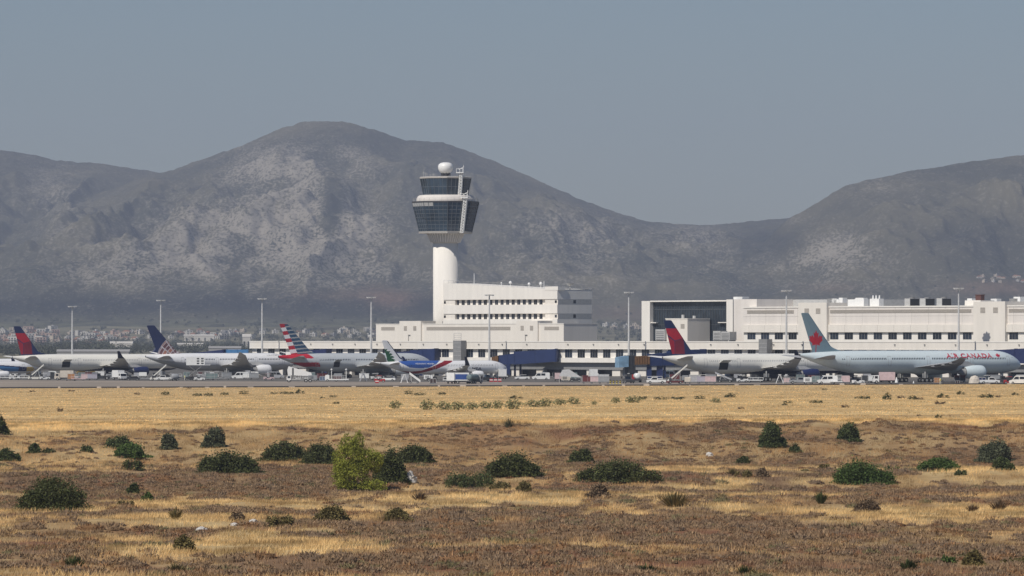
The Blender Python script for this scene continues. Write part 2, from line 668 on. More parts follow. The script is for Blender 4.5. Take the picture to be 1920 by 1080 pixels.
B777 = dict(L=73.9, R=3.1, cz=5.5,
            wing=[(2.0, 23.0, 15.0, 3.9, 1.9), (10.5, 28.8, 9.0, 4.7, 1.1), (22, 36.4, 5.2, 5.3, .6), (30.3, 42.0, 2.7, 6.3, .3), (32.4, 45.0, .5, 6.9, .1)],
            stab=[(.4, 62.6, 7.4, 6.3, .8), (10.7, 70.0, 2.4, 7.3, .25)],
            eng=dict(s=20.5, y=9.9, z=2.75, r=1.95, len=6.4),
            fin=dict(top=18.5, tipc=2.5, te=3.6, le=8.2, fillet=2.2),
            gear=[(6.0, 0, .55, 1), (36.5, 5.5, .66, 3), (36.5, -5.5, .66, 3)], win=(7.4, 62, .56), doors=(6.2, 19, 33.5, 46.5, 60))
A330 = dict(L=63.7, R=2.82, cz=4.95,
            wing=[(2.0, 19.8, 12.4, 3.6, 1.6), (9.5, 25.0, 7.5, 4.3, .95), (20, 31.8, 4.6, 5.5, .5), (28.6, 37.4, 2.5, 6.5, .25)],
            winglet=[(28.6, 37.4, 2.5, 6.5, .25), (29.3, 38.4, 1.9, 7.0, .15), (29.9, 39.9, .9, 8.8, .08)],
            stab=[(.4, 54.0, 5.6, 6.1, .7), (9.7, 60.2, 2.0, 7.1, .22)],
            eng=dict(s=18.0, y=9.4, z=2.15, r=1.45, len=5.6),
            fin=dict(top=16.9, tipc=2.6, te=2.8, le=7.2, fillet=2.0),
            gear=[(6.2, 0, .5, 1), (32.5, 5.3, .66, 2), (32.5, -5.3, .66, 2)], win=(7.5, 52, .62), doors=(5.6, 17, 40, 51))
B787 = dict(L=56.7, R=2.92, cz=5.0,
            wing=[(2.0, 17.0, 12.6, 3.5, 1.6), (9.7, 22.4, 7.4, 4.3, .95), (19, 28.8, 4.6, 5.8, .5), (26, 33.6, 2.9, 7.2, .28), (30.0, 38.0, .5, 8.3, .1)],
            stab=[(.4, 46.6, 6.0, 6.1, .7), (9.8, 53.2, 2.0, 7.0, .22)],
            eng=dict(s=15.0, y=9.8, z=2.35, r=1.78, len=5.4),
            fin=dict(top=17.0, tipc=3.0, te=4.0, le=8.8, fillet=1.6),
            gear=[(5.8, 0, .5, 1), (28.6, 4.9, .66, 2), (28.6, -4.9, .66, 2)], win=(7.0, 45, .60), doors=(5.4, 16, 31, 44))
A321 = dict(L=44.5, R=2.0, cz=3.85,
            wing=[(1.4, 15.4, 7.0, 2.75, 1.0), (6.2, 18.0, 4.2, 3.3, .6), (16.3, 23.6, 1.7, 4.5, .22)],
            winglet=[(16.3, 23.6, 1.7, 4.5, .22), (17.0, 24.3, 1.4, 5.2, .14), (17.6, 25.6, .7, 7.0, .08)],
            stab=[(.3, 38.2, 3.8, 4.7, .5), (6.2, 41.6, 1.4, 5.3, .18)],
            eng=dict(s=12.4, y=5.75, z=1.62, r=1.18, len=3.9),
            fin=dict(top=11.8, tipc=1.9, te=2.0, le=5.4, fillet=1.6),
            gear=[(5.2, 0, .4, 1), (23.5, 3.8, .58, 1), (23.5, -3.8, .58, 1)], win=(6.3, 36.5, .56), doors=(4.8, 15, 27, 38))

GRP = 'airliners parked nose-in at the stands'
ICE = mat('ice_blue_paint', (0.68, 0.77, 0.79), 0.22, var=0.03)
ICED = mat('ice_blue_shaded', (0.205, 0.30, 0.355), 0.4, var=0.05)  # same ice blue, darkened to put the fin's shade into the paint
LEAFRED = mat('leaf_red', (0.50, 0.012, 0.03), 0.4, var=0.08)
LETRED = mat('letter_red', (0.55, 0.03, 0.06), 0.4)
PWHITE = mat('paint_warm_white', (0.88, 0.855, 0.775), 0.22, var=0.03)
PCOOL = mat('paint_cool_white', (0.85, 0.85, 0.85), 0.22, var=0.03)
PGREY = mat('paint_belly_grey', (0.42, 0.42, 0.42), 0.35, var=0.04)
SILVER = mat('paint_silver', (0.60, 0.63, 0.64), 0.22, 0.15, var=0.03)
WINGG = mat('wing_grey', (0.78, 0.765, 0.73), 0.4, var=0.06)
WINGD = mat('wing_grey_dark', (0.42, 0.42, 0.42), 0.4, var=0.08)
WIDRED = mat('widget_red', (0.50, 0.012, 0.03), 0.4)
WIDDRK = mat('widget_dark_red', (0.20, 0.010, 0.025), 0.4)
STRRED = mat('stripe_red', (0.48, 0.02, 0.035), 0.4)
STRBLU = mat('stripe_blue', (0.03, 0.085, 0.16), 0.4)
SWOOSH = mat('swoosh_red', (0.26, 0.012, 0.02), 0.4)
MBLUE = mat('livery_blue', (0.035, 0.10, 0.36), 0.4)
CEDAR = mat('cedar_green', (0.010, 0.085, 0.030), 0.5)
LATT = mat('globe_maroon', (0.17, 0.075, 0.08), 0.5)
LATO = mat('globe_orange', (0.42, 0.17, 0.11), 0.5)
LATW = mat('globe_line', (0.62, 0.58, 0.60), 0.5)
DLET = mat('dark_lettering', (0.05, 0.06, 0.09), 0.5)
GOLD = mat('gold_paint', (0.62, 0.42, 0.12), 0.4)
SKYB = mat('sky_blue_paint', (0.07, 0.22, 0.45), 0.4)

# the ice blue jet with the maple leaf
ac = Plane(B777, 1502, 1483)


def p(t, z):
    return 0


def fin_ac(x, z, q, h):
    if in_poly((x - 4.75) / 2.75, -(z - 7.6) / 3.2, LEAF) or (abs(x - 4.75) < .12 and 9 < z < 10.6):
        return 1
    return 0


ac.build('airliner', 'long ice blue jet with a red maple leaf on its tail fin and red lettering', p, [ICE], fin_ac, [ICED, LEAFRED], WINGD, ICE, ICE, GRP,
         texts=[('AIR CANADA', 1.6, 27.3, 6.65, LETRED, 0.055, 15.6)])
lf = MB()
zt = [(-9.7 + x * .95, ac.surf(9.7 - x * .95, 7.1 + y * .8) - .07, 7.1 + y * .8) for x, y in LEAF]
lf.add(zt, [tuple(range(len(zt)))])
lf.build('leaf_emblem', LETRED, ac.root, fixn=False)

# the two navy-and-red tailed twins
A330['winm'] = LGREY
dl = Plane(A330, 1244.5, 1536)
T_ = dl.to_sz


def delta_pt(X, Y):
    """fin art points: measured on the tail, kept as metres from the fin tip"""
    t, z = dl.to_sz(1150 + X / 6, 540 + Y / 6, 0.1)
    return (dl.L - .4 - t, dl.C['fin']['top'] - z)


D1 = [delta_pt(*q) for q in ((560, 455), (725, 455), (790, 560), (690, 590), (600, 515))]
D2 = [delta_pt(*q) for q in ((590, 525), (685, 598), (690, 740), (640, 740))]
D3 = [delta_pt(*q) for q in ((690, 598), (785, 562), (800, 740), (695, 740))]


def fin_dl(x, z, q, h):
    if in_poly(x, z, D1):
        return 1
    if in_poly(x, z, D2):
        return 2
    if in_poly(x, z, D3):
        return 3
    return 0


WIDMID = mat('widget_mid_red', (0.36, 0.010, 0.028), 0.4)


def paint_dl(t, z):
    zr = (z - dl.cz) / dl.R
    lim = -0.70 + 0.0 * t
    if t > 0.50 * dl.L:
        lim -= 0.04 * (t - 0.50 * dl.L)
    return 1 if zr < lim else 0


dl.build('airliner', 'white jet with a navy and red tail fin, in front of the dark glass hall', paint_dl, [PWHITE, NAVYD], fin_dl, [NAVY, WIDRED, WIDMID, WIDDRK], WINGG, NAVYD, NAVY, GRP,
         cargo=[(43.6, 46.6, 3.35, 5.3)], winglet_m=NAVYD)
dl2p = Plane(A330, 25.5, 1850)
dl2 = copy_tree(dl.root, (dl2p.nx, dl2p.ny, dl2p.z - .15), TH, 'white jet with a navy and red tail fin, the leftmost of the parked row')

# white jet with the globe tail
ua = Plane(B787, 275, 1850)
ua.z -= 0.15


def ua_pt(X, Y):
    t, z = ua.to_sz(260 + X / 6, 540 + Y / 6, 0.1)
    return (ua.L - .4 - t, ua.C['fin']['top'] - z)


gc = ua_pt(470, 830)
gr1 = ua_pt(235, 680)
GR = math.hypot(gc[0] - gr1[0], gc[1] - gr1[1])


def fin_ua(x, z, q, h):
    dx, dz = x - gc[0], gc[1] - z
    r = math.hypot(dx, dz)
    if r > GR:
        return 0
    if r > GR - .16:
        return 3
    a = math.atan2(dz, -dx)
    if abs((a / .30) % 1 - .5) > .41 or abs((r / 1.25 + a * .25) % 1 - .5) > .40:
        return 3
    return 2 if (int(a / .30) + int(r / 1.25 + a * .25)) % 3 == 0 and dx < -2.6 else 1


def paint_ua(t, z):
    zr = (z - ua.cz) / ua.R
    return 1 if zr < -0.30 - (0 if t < .62 * ua.L else -.03 * (t - .62 * ua.L)) else 0


ua.build('airliner', 'white jet with a navy tail fin bearing a latticed globe', paint_ua, [PCOOL, PGREY], fin_ua, [NAVY, LATT, LATO, LATW], WINGG, PGREY, PCOOL, GRP,
         texts=[('UNITED', .8, 11.4, 6.85, MGREY, 0, 4.6)])

# silver jet with the striped tail
aa = Plane(B787, 524, 1750)
aa.z -= 0.1


def fin_aa(x, z, q, h):
    px_, py_ = x * 5.97 * .82, z * 5.97          # picture scale of the artwork
    split = 8.3 + 0.42 * py_
    if px_ < split:
        return 1 if ((py_ + .15 * (px_ - .28 * py_)) / 13.9) % 1 < .50 else 0
    return 2 if ((py_ + .1 * px_) / 7.25) % 1 < .68 else 3


AAr = [aa.to_sz(500 + X / 6, 540 + Y / 6) for X, Y in ((180, 840), (590, 838), (612, 886), (300, 888))]
AAt = [aa.to_sz(500 + X / 6, 540 + Y / 6) for X, Y in ((180, 748), (490, 735), (545, 792), (180, 795))]


def paint_aa(t, z):
    if in_poly(t, z, AAr) or in_poly(t, z, AAt) or (t > aa.L - 9.5 and z > aa.cz + .62 * aa.R):
        return 1
    return 0


aa.build('airliner', 'silver jet with red, white and blue striped tail fin', paint_aa, [SILVER, STRRED], fin_aa, [PCOOL, STRRED, STRBLU, LGREY], WINGG, SILVER, SILVER, GRP,
         texts=[('American', 2.0, 22.3, 5.55, DLET, .02, 9.5)], cargo=[(36.0, 38.2, 3.5, 5.2)])

# narrow jet with the cedar tail
me_ = Plane(A321, 716, 1660)
me_.z -= 0.15


def mpx(X, Y, yy=None):
    return me_.to_sz(680 + X / 6, 540 + Y / 6, yy)


MB_ = [mpx(*q) for q in ((400, 790), (450, 850), (530, 897), (640, 903), (740, 897), (820, 860), (880, 822), (900, 780), (400, 770))]
MR_ = [mpx(*q) for q in ((150, 880), (260, 903), (400, 930), (540, 942), (660, 930), (760, 895), (860, 850), (960, 812), (985, 780), (1075, 780), (1020, 830), (930, 868), (830, 910), (740, 938), (640, 962), (520, 966), (400, 950), (250, 918), (150, 900))]
CED = [mpx(X, Y, .1) for X, Y in ((205, 640), (228, 655), (245, 690), (268, 685), (258, 708), (295, 712), (283, 730), (312, 742), (300, 758), (330, 778), (312, 792), (345, 815), (320, 835), (240, 832), (230, 800), (228, 760), (215, 700))]
CED = [((me_.L - .4 - t) * 1.22, me_.C['fin']['top'] - z) for t, z in CED]


def paint_me(t, z):
    if in_poly(t, z, MR_):
        return 1
    if in_poly(t, z, MB_):
        return 2
    return 0


def fin_me(x, z, q, h):
    if q > .86 and h > .03 or h > .97 and q > .7:
        return 1
    if in_poly(x, z, CED) and not ((z * 1.15 + .25 * x) % 1 > .82 and q > .3):
        return 2
    return 0


me_.build('airliner', 'narrow white jet with a green cedar tail, blue back and dark red swoosh', paint_me, [PCOOL, SWOOSH, MBLUE], fin_me, [PCOOL, NAVYD, CEDAR], WINGG, PCOOL, PCOOL, GRP,
          texts=[('MEA', 1.3, 13.6, 2.95, DLET, .02, 3.4), ('MIDDLE EAST AIRLINES', .55, 33.4, 4.75, PCOOL, 0, 6.4)], winglet_m=NAVYD)

# gold and blue nosed jet at the edge, and two jets that only show their winglets
nz = Plane(A321, 0, 1800)
xn, yn = (64 - 960) / F * 1790, 1790.0
nz.nx, nz.ny, nz.z = xn, yn, gz(xn) - .25


def paint_nz(t, z):
    zr = (z - nz.cz) / nz.R
    if zr < -.62:
        return 0
    if t < 3.6 and zr < .10:
        return 1
    if zr < .05 + .035 * (t - 3):
        return 3 if (zr < -.1 + .03 * (t - 3) and t > 6.5) else 2
    return 0


nz.build('airliner', 'jet with a gold nose and blue band, cut by the left edge of the view', paint_nz, [PCOOL, GOLD, NAVY, SKYB], lambda x, z, q, h: 0, [NAVY], WINGG, PCOOL, PCOOL, GRP, windows=False)


def fin_wl(x, z, q, h):
    return 0


wl = Plane(A321, 0, 1960)
x_ = (100 - 960) / F * 1985
wl.nx, wl.ny, wl.z = x_, 1985.0, gz(x_) - .1
wlr = wl.build('airliner', 'jet hidden behind the leftmost navy and red tail, only its blue winglet showing', lambda t, z: 0, [PCOOL], fin_wl, [NAVY], WINGG, PCOOL, GOLD, GRP, windows=False, winglet_m=NAVY)
tl = [(c, [(g, []) for g in kids(c)]) for c in kids(wlr)]
x_ = (311 - 960) / F * 2000
hd = rad(204)
copy_tree(wlr, (x_ + 44.1 * math.cos(hd), 2000 + 44.1 * math.sin(hd), gz(x_) - .2), hd, 'jet hidden behind the globe tail, only a blue winglet with a yellow foot showing', tree=tl)


# ------------------------------------------------------------------ terminal buildings (local frame: along, away, up)
def bthing(name, label, a0, b0, cat='building', z=0.0, group=None):
    w = world(a0, b0)
    o = thing(name, label, cat, (w[0], w[1], hz_(z)), RZ, group)
    o.scale = (1, 1, HS)
    return o, (a0, b0, z)


def win_mesh(w, h, nm=2, depth=.06):
    mb = MB()
    mb.box(0, w, -depth, .25, 0, h, 0)
    for i in range(1, nm + 1):
        x = w * i / (nm + 1)
        mb.box(x - .05, x + .05, -depth - .05, 0, 0.05, h - .05, 1)
    return mb


def win_row(par, off, alist, b, z, w, h, nm=2, name='window', frame=None):
    first = None
    for a in alist:
        if first is None:
            first = win_mesh(w, h, nm).build(name, [GLASS, frame or MGREY], par)
            o = first
        else:
            o = first.copy()
            COL.objects.link(o)
            o.parent = par
        o.location = (a - off[0], b - off[1], z - off[2])


# long low concourse
aL, aR = a_at(470), a_at(2190)
pier, po = bthing('concourse_building', 'long low cream concourse with a band of dark windows behind the parked jets', aL, 0)
DEP = 26
mb = MB()
mb.box(aL, aR, -.5, DEP, 8.66, 11.0)
mb.build('parapet', CREAM, pier, off=po)
mb = MB()
mb.box(aL, aR, -.62, -.5, 10.75, 11.06)
mb.box(aL, aR, -.58, -.5, 8.6, 8.8)
mb.build('coping', WHITE, pier, off=po)
MB().box(aL + .3, aR - .3, .5, DEP - .3, 5.96, 8.66).build('wall', WHITE, pier, off=po)
MB().box(aL, aR, -.2, DEP, 4.5, 5.96).build('ledge', WHITE, pier, off=po)
MB().box(aL + .5, aR - .5, 1.2, DEP - .5, 2.3, 4.5).build('soffit', MGREY, pier, off=po)  # mid grey puts the shadow below the ledge into the colour
MB().box(aL + .6, aR - .6, 4.0, DEP - .6, -1.5, 2.3).build('ground_floor', GLASS, pier, off=po)
ROOFG = mat('roof_gravel', (.17, .165, .155), .95, var=.2, scale=.4)
MB().box(aL + .4, aR - .4, .2, DEP - .4, 10.9, 11.03).build('roof', ROOFG, pier, off=po)
p5, p1 = a_at(1057.5), a_at(1153)
pitch = (p1 - p5) / 4
n0 = math.ceil((aL - p5 + 1) / pitch)
n1 = math.floor((aR - p5 - 5) / pitch)
alist = [p5 + i * pitch for i in range(n0, n1 + 1)]
win_row(pier, po, alist, .5, 6.0, pitch * .56, 2.62, 2)
first = None
for i, a in enumerate(alist[::2]):
    if first is None:
        first = MB().box(0, pitch * .62, 0, 1.4, -1.5, 2.3).build('column', CREAM, pier)
        o = first
    else:
        o = first.copy()
        COL.objects.link(o)
        o.parent = pier
    o.location = (a - pitch * .5 - po[0], 1.6 - po[1], -po[2])
for k, (x0, x1, y0) in enumerate(((849.5, 864.5, 639), (1422.5, 1438, 635.5))):
    a0, a1 = a_at(x0, -3), a_at(x1, -3)
    t, to = bthing('stair_tower', ['grey metal stair tower standing against the concourse behind the swoosh jet', 'grey metal stair tower standing against the concourse below the upper windows'][k], a0, -3, 'tower')
    MB().box(a0, a1, -3, -.7, -1, 11.25 if k == 0 else 11.7).build('casing', MGREY, t, off=to)
    m2 = MB()
    for j in range(9):
        m2.box(a0 + .1, a1 - .1, -3.06, -3, j * 1.3, j * 1.3 + .12)
    m2.build('panel_joint', LGREY, t, off=to)
    m3 = MB()
    for q in (0, 1):
        m3.tube((a0 + .2 + q * (a1 - a0 - .4), -2.8, 11), (a0 + .2 + q * (a1 - a0 - .4), -2.8, 13.6), .07)
    for q in range(4):
        m3.tube((a0 + .2, -2.8, 11.6 + q * .65), (a1 - .2, -2.8, 11.6 + q * .65), .06)
    if k == 0:
        m3.build('guard_rail', LGREY, t, off=to)
# small wall lamps on the parapet
lm = None
for k, px in enumerate((582, 623, 665, 706, 750, 793, 837, 897, 941, 987, 1064, 1112, 1159, 1207, 1332, 1383, 1450, 1503, 1677, 1733, 1791, 1850, 1910)):
    a = a_at(px, -.8)
    if lm is None:
        lm = MB().box(-.2, .2, -.35, -.02, 0, .35).build('wall_lamp', MGREY, pier)
        o = lm
    else:
        o = lm.copy()
        COL.objects.link(o)
        o.parent = pier
    o.location = (a - po[0], -.5 - po[1], 9.9 - po[2])


def vents(par, off, pxs, b, z, w=1.5, h=1.5):
    for px in pxs:
        a = a_at(px, b)
        m = MB().box(a - w / 2, a + w / 2, b - .05, b + .1, z, z + h)
        for j in range(4):
            m.box(a - w / 2, a + w / 2, b - .09, b - .05, z + .1 + j * h / 4, z + .22 + j * h / 4)
        m.build('vent_louvre', LOUVRE, par, off=off)


# upper block left
B1 = 10.0
a0, a1 = a_at(705, B1), a_at(1057, B1)
bk = b_at(1120, a1)
up, uo = bthing('service_block', 'low cream block on the concourse roof at the foot of the control tower', a0, B1, z=11)
MB().box(a0, a1, B1, bk, 10.9, 16.4).build('wall', CREAM, up, off=uo)
MB().box(a0 - .1, a1 + .1, B1 - .1, bk, 16.4, 16.62).build('coping', WHITE, up, off=uo)
MB().box(a0 + .4, a1 - .3, B1 + .4, bk - .3, 16.5, 16.65).build('roof', ROOFG, up, off=uo)
for x0, x1 in ((749, 789), (968, 1008)):
    c0, c1 = a_at(x0, B1 - .6), a_at(x1, B1 - .6)
    MB().box(c0, c1, B1 - .6, B1 + 6, 10.9, 17.5).build('stair_core', CREAM, up, off=uo)
    for f in (.27, .73):
        pass
    vents(up, uo, (x0 + (x1 - x0) * .28, x0 + (x1 - x0) * .72), B1 - .6, 14.4)
for x0, x1 in ((715, 740), (800, 957), (1021, 1048)):
    c0, c1 = a_at(x0, B1), a_at(x1, B1)
    m = MB().box(c0, c1, B1 - .05, B1 + .1, 14.5, 15.6)
    for j in range(4):
        m.box(c0, c1, B1 - .09, B1 - .05, 14.6 + j * .27, 14.7 + j * .27)
    m.build('vent_louvre', LOUVRE, up, off=uo)
for x in (766, 985):
    c = a_at(x, B1 - .7)
    MB().tube((c, B1 - .75, 11), (c, B1 - .75, 13), .07).box(c - .1, c + .9, B1 - .9, B1 - .6, 12.9, 13.1).build('wall_bracket', MGREY, up, off=uo)
MB().box(a_at(790, B1 + 8), a_at(830, B1 + 8), B1 + 8, B1 + 12, 16.4, 17.5).build('roof_plant', MGREY, up, off=uo)

# office block with two rows of windows
B2 = 16.0
a0, a1 = a_at(831, B2), a_at(1045, B2)
bk = b_at(1110, a1)
of, oo = bthing('office_block', 'white office block with two rows of small dark windows, built against the control tower', a0, B2, z=16)
zt0, zt1 = 29.6, 27.2
rows = [(18.0, 19.75), (22.55, 24.25)]
s0, s1 = a_at(852, B2), a_at(1021, B2)
m = MB()
for z0, z1 in ((10.9, 18.0), (19.75, 22.55)):
    m.box(a0, a1, B2, bk, z0, z1)
m.hexa([(a0, B2, 24.25), (a1, B2, 24.25), (a1, bk, 24.25), (a0, bk, 24.25)], [(a0, B2, zt0), (a1, B2, zt1), (a1, bk, zt1), (a0, bk, zt0)])
m.build('wall', WHITE, of, off=oo)
m = MB()
for z0, z1 in rows:
    m.box(a0 + .02, s0, B2 + .25, bk - .2, z0, z1)
    m.box(s1, a1 - .02, B2 + .25, bk - .2, z0, z1)
    m.box(s0, s1, B2 + 1.1, bk - .2, z0, z1)
m.build('window_strip', CREAM, of, off=oo)
wl_ = [a_at(855 + 10.42 * i, B2 + 1) for i in range(17)]
for z0, z1 in rows:
    win_row(of, oo, wl_, B2 + 1.1, z0 + .05, (wl_[1] - wl_[0]) * .52, (z1 - z0) - .15, 1)
    for px in (833, 1041):
        c = a_at(px, B2)
        win_row(of, oo, [c - .4], B2 + .25, z0 + .5, .9, .8, 0)
    sw = MB().box(a1 - .1, a1 + .04, b_at(1077, a1) - .5, b_at(1077, a1) + .6, z0 + .4, z1 - .3)
    sw.build('window', GLASS, of, off=oo)
    MB().box(a1 - .02, a1 + .012, B2 + .3, bk - .3, z0, z1).build('shade_band', LGREY, of, off=oo)
c0, c1 = a_at(1034, B2), a_at(1056, B2 + 4)
MB().box(a1 - 6, a1 + .4, B2 - .1, B2 + 3, zt1 - .2, zt1 + 1.0).build('roof_cap', WHITE, of, off=oo)
MB().box(a1 - 3, a1 + .1, B2 + 3.5, bk, zt1 + .3, zt1 + .55).build('roof_canopy', WHITE, of, off=oo)
m = MB()
for i in range(24):
    q = i / 23
    a = a0 + (a1 - a0) * q
    m.tube((a, B2 + .3, zt0 + (zt1 - zt0) * q), (a, B2 + .3, zt0 + (zt1 - zt0) * q + 1.0), .035, n=5)
m.tube((a0, B2 + .3, zt0 + 1.0), (a1, B2 + .3, zt1 + 1.0), .035, n=5)
m.build('roof_railing', LGREY, of, off=oo)
for px, r, h in ((957, .55, 1.3), (992, .5, 1.2), (1014, .6, 1.5), (889, .2, 3.6), (940, .3, 1.0), (1020, .2, 2.4)):
    c = a_at(px, B2 + 3)
    q = (c - a0) / (a1 - a0)
    zb = zt0 + (zt1 - zt0) * q
    m = MB().tube((c, B2 + 3, zb - .1), (c, B2 + 3, zb + h), .1)
    if r > .25:
        m.lathe([(.05, -r), (r * .8, -r * .5), (r, 0), (r * .8, r * .5), (.05, r)], (c, B2 + 3, zb + h), 10)
    m.build('roof_antenna', VWHITE, of, off=oo)
dm = a_at(1068, B2 + 6)
m = MB().lathe([(.1, 0), (.8, .25), (1.3, .8), (1.35, .85), (.8, .35), (.1, .1)], (a1 - 1.5, B2 + 7, zt1 + 1.2), 14)
m.tube((a1 - 1.5, B2 + 7, zt1), (a1 - 1.5, B2 + 7, zt1 + 1.3), .15)
m.build('dish_antenna', LGREY, of, off=oo)

# control tower
TB = 21.5
LEDGE = mat('ledge_concrete', (.50, .47, .43), .85, var=.1)
TD = dist(a_at(835.5, TB), TB)
TS = F / TD
tx = (835.5 - 960) / TS
tw = thing('control_tower', 'tall white control tower with two dark glazed octagonal decks and a white radar dome', 'control tower', (tx, TD, 0), rad(-18))


def tz(y):
    return CAMZ + (HY - y) / TS


def ring(prof, name, m, n=32, par=tw, ph=0.0, smooth=False, mats=None):
    return MB().lathe([(r / TS, tz(y)) for r, y in prof], (0, 0, 0), n, phase=ph, ).build(name, m, par, smooth=smooth)


ring([(23.5, 720), (23.5, 452)], 'shaft', WHITE, 48, smooth=False).data.polygons.foreach_set('use_smooth', [True] * 48 + [False, False])
ring([(27, 455), (28, 454), (33, 441), (35, 438)], 'collar', LEDGE, 48)
m = MB()
for i in range(40):
    a = 2 * PI * i / 40
    c, s = math.cos(a), math.sin(a)
    m.tube((27.2 / TS * c, 27.2 / TS * s, tz(454.5)), (34.5 / TS * c, 34.5 / TS * s, tz(438.5)), .16, .16, 5)
m.build('collar_rib', PINKISH, tw)
OC = PI / 8
ring([(40, 438.6), (50, 438), (51, 434.5), (48, 434)], 'lower_ledge', LEDGE, 8, ph=OC)
lg = ring([(49, 435.5), (62.5, 380.5)], 'lower_deck_glazing', TGLASS, 8, ph=OC)
ug = ring([(41.5, 366.5), (47.5, 335)], 'upper_deck_glazing', TGLASS, 8, ph=OC)


def mull(r0, y0, r1, y1, nv, nh, name, par):
    m = MB()
    for k in range(8):
        A0, A1 = OC + 2 * PI * k / 8, OC + 2 * PI * (k + 1) / 8
        for j in range(nv + 1):
            q = j / nv
            pts = []
            for r, y in ((r0, y0), (r1, y1)):
                p = Vector((math.cos(A0), math.sin(A0), 0)).lerp(Vector((math.cos(A1), math.sin(A1), 0)), q) * ((r + .25) / TS)
                p.z = tz(y)
                pts.append(p)
            m.tube(pts[0], pts[1], .13 if j in (0, nv) else .06, n=4)
        for j in range(1, nh):
            q = j / nh
            r, y = r0 + (r1 - r0) * q, y0 + (y1 - y0) * q
            m.tube((r / TS * math.cos(A0), r / TS * math.sin(A0), tz(y)), (r / TS * math.cos(A1), r / TS * math.sin(A1), tz(y)), .07, n=4)
    return m.build(name, MULL, par)


mull(49, 435.5, 62.5, 380.5, 5, 8, 'lower_mullion', lg)
mull(41.5, 366.5, 47.5, 335, 4, 2, 'upper_mullion', ug)
ring([(60, 381), (63.2, 380.5), (63.4, 378), (60, 377.6)], 'deck_edge', DGREY, 8, ph=OC)
# pale quads painting a reflection along the top of the west facing panes
m = MB()
for k in (4, 5):
    A0, A1 = OC + 2 * PI * k / 8 - rad(0), OC + 2 * PI * (k + 1) / 8
    n_ = 5
    for j in range(n_):
        if (k == 5 and j > 1):
            continue
        q0, q1 = (j + .06) / n_, (j + .94) / n_
        pts = []
        for q, (r, y) in ((q0, (60.9, 387.6)), (q1, (60.9, 387.6)), (q1, (62.7, 381)), (q0, (62.7, 381))):
            p = Vector((math.cos(A0), math.sin(A0), 0)).lerp(Vector((math.cos(A1), math.sin(A1), 0)), q) * ((r + .18) / TS)
            p.z = tz(y)
            pts.append(p)
        m.add(pts, [(0, 1, 2, 3)])
m.build('pane_reflection', LGREY, lg)
ring([(55, 377.5), (55, 374), (52, 368), (49, 366.5), (46, 366)], 'service_gallery', PINKISH, 40)
m = MB()
for i in range(32):
    a = 2 * PI * i / 32
    m.tube((61 / TS * math.cos(a), 61 / TS * math.sin(a), tz(378)), (61 / TS * math.cos(a), 61 / TS * math.sin(a), tz(372.5)), .04, n=4)
    a2 = a + 2 * PI / 32
    m.tube((61 / TS * math.cos(a), 61 / TS * math.sin(a), tz(372.5)), (61 / TS * math.cos(a2), 61 / TS * math.sin(a2), tz(372.5)), .04, n=4)
m.build('gallery_rail', LGREY, tw)
ring([(46, 335.5), (48.5, 335), (48.8, 332.5), (46, 331.5)], 'roof', LEDGE, 8, ph=OC)
m = MB()
for i in range(8):
    a = 2 * PI * (i + .3) / 8
    m.tube((8.5 / TS * math.cos(a), 8.5 / TS * math.sin(a), tz(332)), (8 / TS * math.cos(a + .3), 8 / TS * math.sin(a + .3), tz(322)), .16, n=5)
m.lathe([(5 / TS, tz(332)), (5 / TS, tz(323))], n=12)
m.build('dome_stand', DGREY, tw)
ring([(7, 325), (9.5, 323.5), (12.5, 320.5), (14.2, 316), (14.4, 312), (12.8, 308), (9, 305.4), (4, 304.4), (.3, 304.2)], 'radar_dome', VWHITE, 32, smooth=True)
m = MB()
for (r, a, h) in ((42, 3.3, 12), (38, 3.6, 9), (40, 4.0, 7), (30, 3.2, 6), (44, 5.6, 6), (36, 2.6, 8)):
    x, y = r / TS * math.cos(a), r / TS * math.sin(a)
    m.tube((x, y, tz(332)), (x, y, tz(332) + h / TS), .06, n=5)
    m.tube((x - .4, y, tz(332) + h / TS * .7), (x + .4, y, tz(332) + h / TS * .7), .05, n=5)
m.build('whip_antenna', LGREY, tw)


def lattice(p0, p1, w, name, par, n=12):
    """a square caged ladder mast"""
    p0, p1 = Vector(p0), Vector(p1)
    m = MB()
    ox = [Vector((-w / 2, -w / 2, 0)), Vector((w / 2, -w / 2, 0)), Vector((w / 2, w / 2, 0)), Vector((-w / 2, w / 2, 0))]
    for o in ox:
        m.tube(p0 + o, p1 + o, .12, n=5)
    for i in range(n):
        a, b = p0.lerp(p1, i / n), p0.lerp(p1, (i + 1) / n)
        for k in range(4):
            m.tube(a + ox[k], b + ox[(k + 1) % 4], .1, n=4)
            m.tube(a + ox[k], a + ox[(k + 1) % 4], .1, n=4)
        m.box(a.x - w / 2, a.x + w / 2, a.y - .05, a.y + w / 2, a.z, a.z + .12)
    return m.build(name, VWHITE, par)


def twl(px, y, r):
    """tower-local point on the near side, r pixels out from the axis"""
    dx = (px - 835.5)
    dy = -math.sqrt(max(0, r * r - dx * dx))
    v = Matrix.Rotation(rad(18), 3, 'Z') @ Vector((dx / TS, dy / TS, 0))
    v.z = tz(y)
    return v


